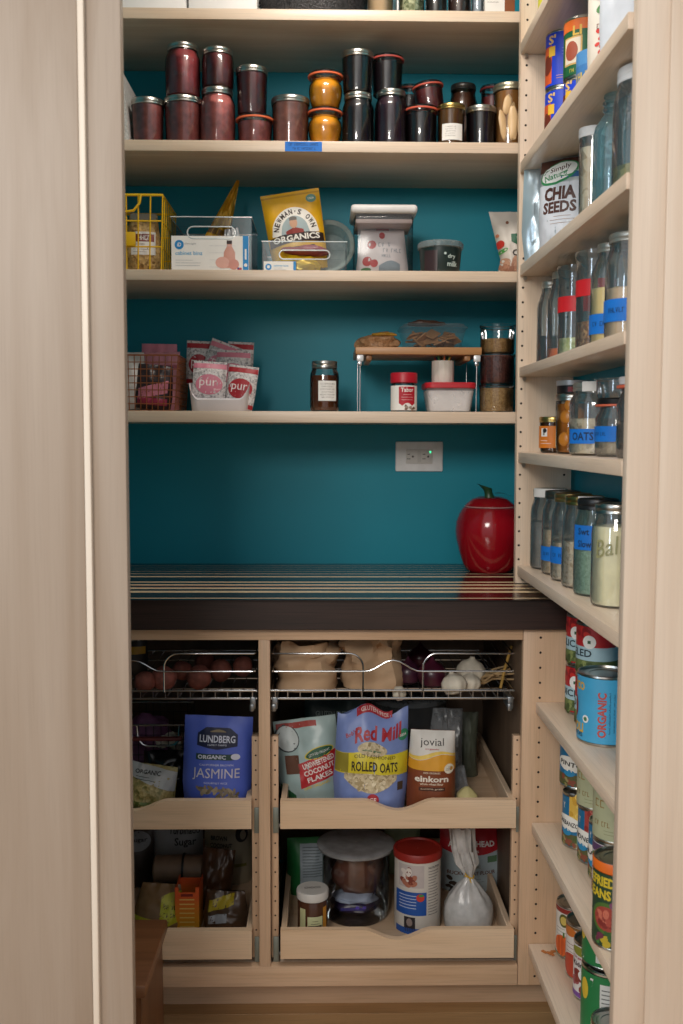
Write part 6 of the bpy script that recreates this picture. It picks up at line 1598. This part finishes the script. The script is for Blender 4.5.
def purple(m, S):
    h = .106; wrap(m, S, h, plain('#d3cdd0', .5)); band(m, S, -.12, .12, h * .80, h * .94, plain('#5a3f66', .5), .8); ell(m, S, -.02, h * .72, .030, .010, plain('#4a7a34', .5), 1.4); text(m, S, 'ORGANICS', -.02, h * .72, .04, .005, PAPER, 2.2); text(m, S, 'Black Beans', -.018, h * .50, .062, .013, plain('#a02a4c', .5), 1.5, .02); band(m, S, -.12, .12, .008, h * .28, plain('#8a5a4a', .5), .8)
can('food_tin', 'white and purple bean tin under a large pale green tin', (.522, 1.716, z), .0415, .106, purple, BG, -.45)
can('food_tin', 'larger pale green tin stacked on the purple labelled tin', (.522, 1.716, z + .1065), .0425, .11, pale(.11), BG, -.45)
hr_ = hz(602, 861, 1.53, z)
def refried(m, S):
    h = hr_ - .014; wrap(m, S, h, plain('#24422c', .45)); text(m, S, 'REFRIED', -.034, h * .86, .058, .016, plain('#d3b92c', .5), 1, .04); text(m, S, 'BEANS', -.036, h * .70, .050, .016, plain('#d3b92c', .5), 1, .04); ell(m, S, -.018, h * .40, .030, .026, plain('#4a6a2c', .5), 1); ell(m, S, -.018, h * .40, .024, .020, plain('#9a3f34', .5), 1.6); dots(m, S, -.018, h * .41, .017, .013, 14, .006, [plain('#a84a3c', .5), plain('#7e2c28', .5), plain('#bf6a54', .5)], 3, 2.2); ell(m, S, .004, h * .56, .018, .009, plain('#7a4466', .5), 1.8, rot=-.3); dots(m, S, -.01, h * .14, .034, .012, 16, .007, [plain('#2f5a2c', .5), plain('#4a7a3c', .5), plain('#6a2f44', .5), plain('#b8a02c', .5)], 9, 1); band(m, S, .018, .06, .01, h - .008, plain('#4c2440', .5), 1.2); dots(m, S, .03, h * .5, .01, .04, 14, .004, [plain('#8a3a5c', .5), plain('#3f6a3c', .5)], 4, 2)
can('food_tin', 'dark green refried bean tin with an orange rim, nearest the frame', (.476, 1.55, z), .040, hr_, refried, BG, -.3, lidmat=None)
rfo = [o for o in bpy.data.objects if o.get('label', '').startswith('dark green refried')][0]
MB().lathe([(.0403, hr_ - .018), (.0414, hr_ - .017), (.0418, hr_ - .003), (.0407, hr_ - .001), (.0403, hr_ - .003)], plain('#dd6a1c', .45), 44).obj('rim_band', rfo)
# L3
z = RS['L3'] + .0004; h = .113; rc = .0375
def pump(m, S):
    wrap(m, S, h, plain('#d8d4cb', .5)); band(m, S, -.12, .12, h * .86, h * .95, plain('#8a2a24', .5), .8); ell(m, S, -.014, h * .72, .012, .014, plain('#5a5a24', .5), 1.2); ell(m, S, -.014, h * .72, .008, .009, plain('#c9b05a', .5), 2); lines(m, S, -.016, h * .56, .036, 3, .007, plain('#7a756c', .6), 1.2); ell(m, S, -.016, h * .24, .026, .022, plain('#d8622a', .5), 1)
    for k in (-1, 0, 1): ell(m, S, -.016 + .010 * k, h * .24, .004, .020, plain('#bd4f20', .5), 1.6)
    rect(m, S, -.013, h * .45, .004, .012, plain('#4c6a2c', .5), 1.5); band(m, S, -.12, .12, .006, h * .08, plain('#3f6a34', .5), .9)
PG = 'pumpkin and bean tins on the lowest side shelf'
can('food_tin', 'pumpkin tin nearest the panel on the lowest shelf', (.526, 2.009, z), rc, h, pump, PG, -.5)
def tom2(m, S):
    wrap(m, S, h, plain('#d8d0c8', .5)); ell(m, S, -.018, h * .24, .030, .024, plain('#b8442c', .5), 1); ell(m, S, -.026, h * .84, .020, .010, plain('#c9702c', .5), 1); lines(m, S, -.016, h * .62, .036, 4, .008, plain('#7a3a30', .6), 1.2); band(m, S, -.12, .12, h * .9, h * .95, plain('#7a5a34', .5), .9)
can('food_tin', 'pumpkin tin second from the panel on the lowest shelf', (.5275, 1.93, z), rc, h, tom2, PG, -.55)
def kid(m, S):
    wrap(m, S, h, plain('#dcd6d2', .5)); band(m, S, -.12, .12, .006, h * .14, plain('#7a4a96', .5), .8); ell(m, S, -.018, h * .86, .026, .009, plain('#8a8a34', .5), 1.2); text(m, S, 'Organic', -.02, h * .74, .036, .006, plain('#a02a4c', .5), 1.4); text(m, S, 'Kidney', -.018, h * .62, .042, .012, plain('#3a1a24', .5), 1.4, .03); dots(m, S, -.014, h * .32, .032, .024, 20, .009, [plain('#7e2c30', .5), plain('#a3545a', .5), plain('#8a3a30', .5)], 4, 1.2); ell(m, S, -.006, h * .46, .016, .011, PAPER, 2)
can('food_tin', 'kidney bean tin with a purple base on the lowest shelf', (.523, 1.851, z), rc, h, kid, PG, -.5)
def gcan(hh):
    def art(m, S):
        wrap(m, S, hh, plain('#1f7a44', .45)); rect(m, S, .012, hh * .5, .046, hh * .72, plain('#d5d5d0', .5), .8); lines(m, S, .012, hh * .78, .04, 10, hh * .06, plain('#6f716e', .7), 1.4, th=.002); poly(m, S, [(-.055, .008), (-.042, .008), (-.024, hh * .9), (-.03, hh * .9)], PAPER, .9); ell(m, S, -.045, hh * .7, .010, .02, plain('#d9b83a', .5), .9)
    return art
can('food_tin', 'large green tin with a white nutrition panel on the lowest shelf', (.518, 1.735, z), .0475, .128, gcan(.128), PG, -.35)
can('food_tin', 'smaller green and yellow tin stacked on the large green tin', (.516, 1.745, z + .1285), .043, .09, gcan(.09), PG, -.45)
can('food_tin', 'short dark lidded tin at the very front of the lowest shelf', (.5045, 1.645, z), .040, .075, pale(.075), PG, -.3)
m = MB(); rg = random.Random(2)
for i in range(5): m.box(-.006, .006, -.003, .003, 0, .002, plain('#b9713a', .7), 0, xf=Matrix.Translation((rg.uniform(-.012, .012), rg.uniform(-.01, .01), .0005 * i)) @ Matrix.Rotation(rg.random() * 3, 4, 'Z'), seg=1)
o = m.obj('onion_skin', None, (.474, 2.005, z)); tag(o, 'few flakes of dry orange onion skin on the lowest side shelf', 'crumbs')
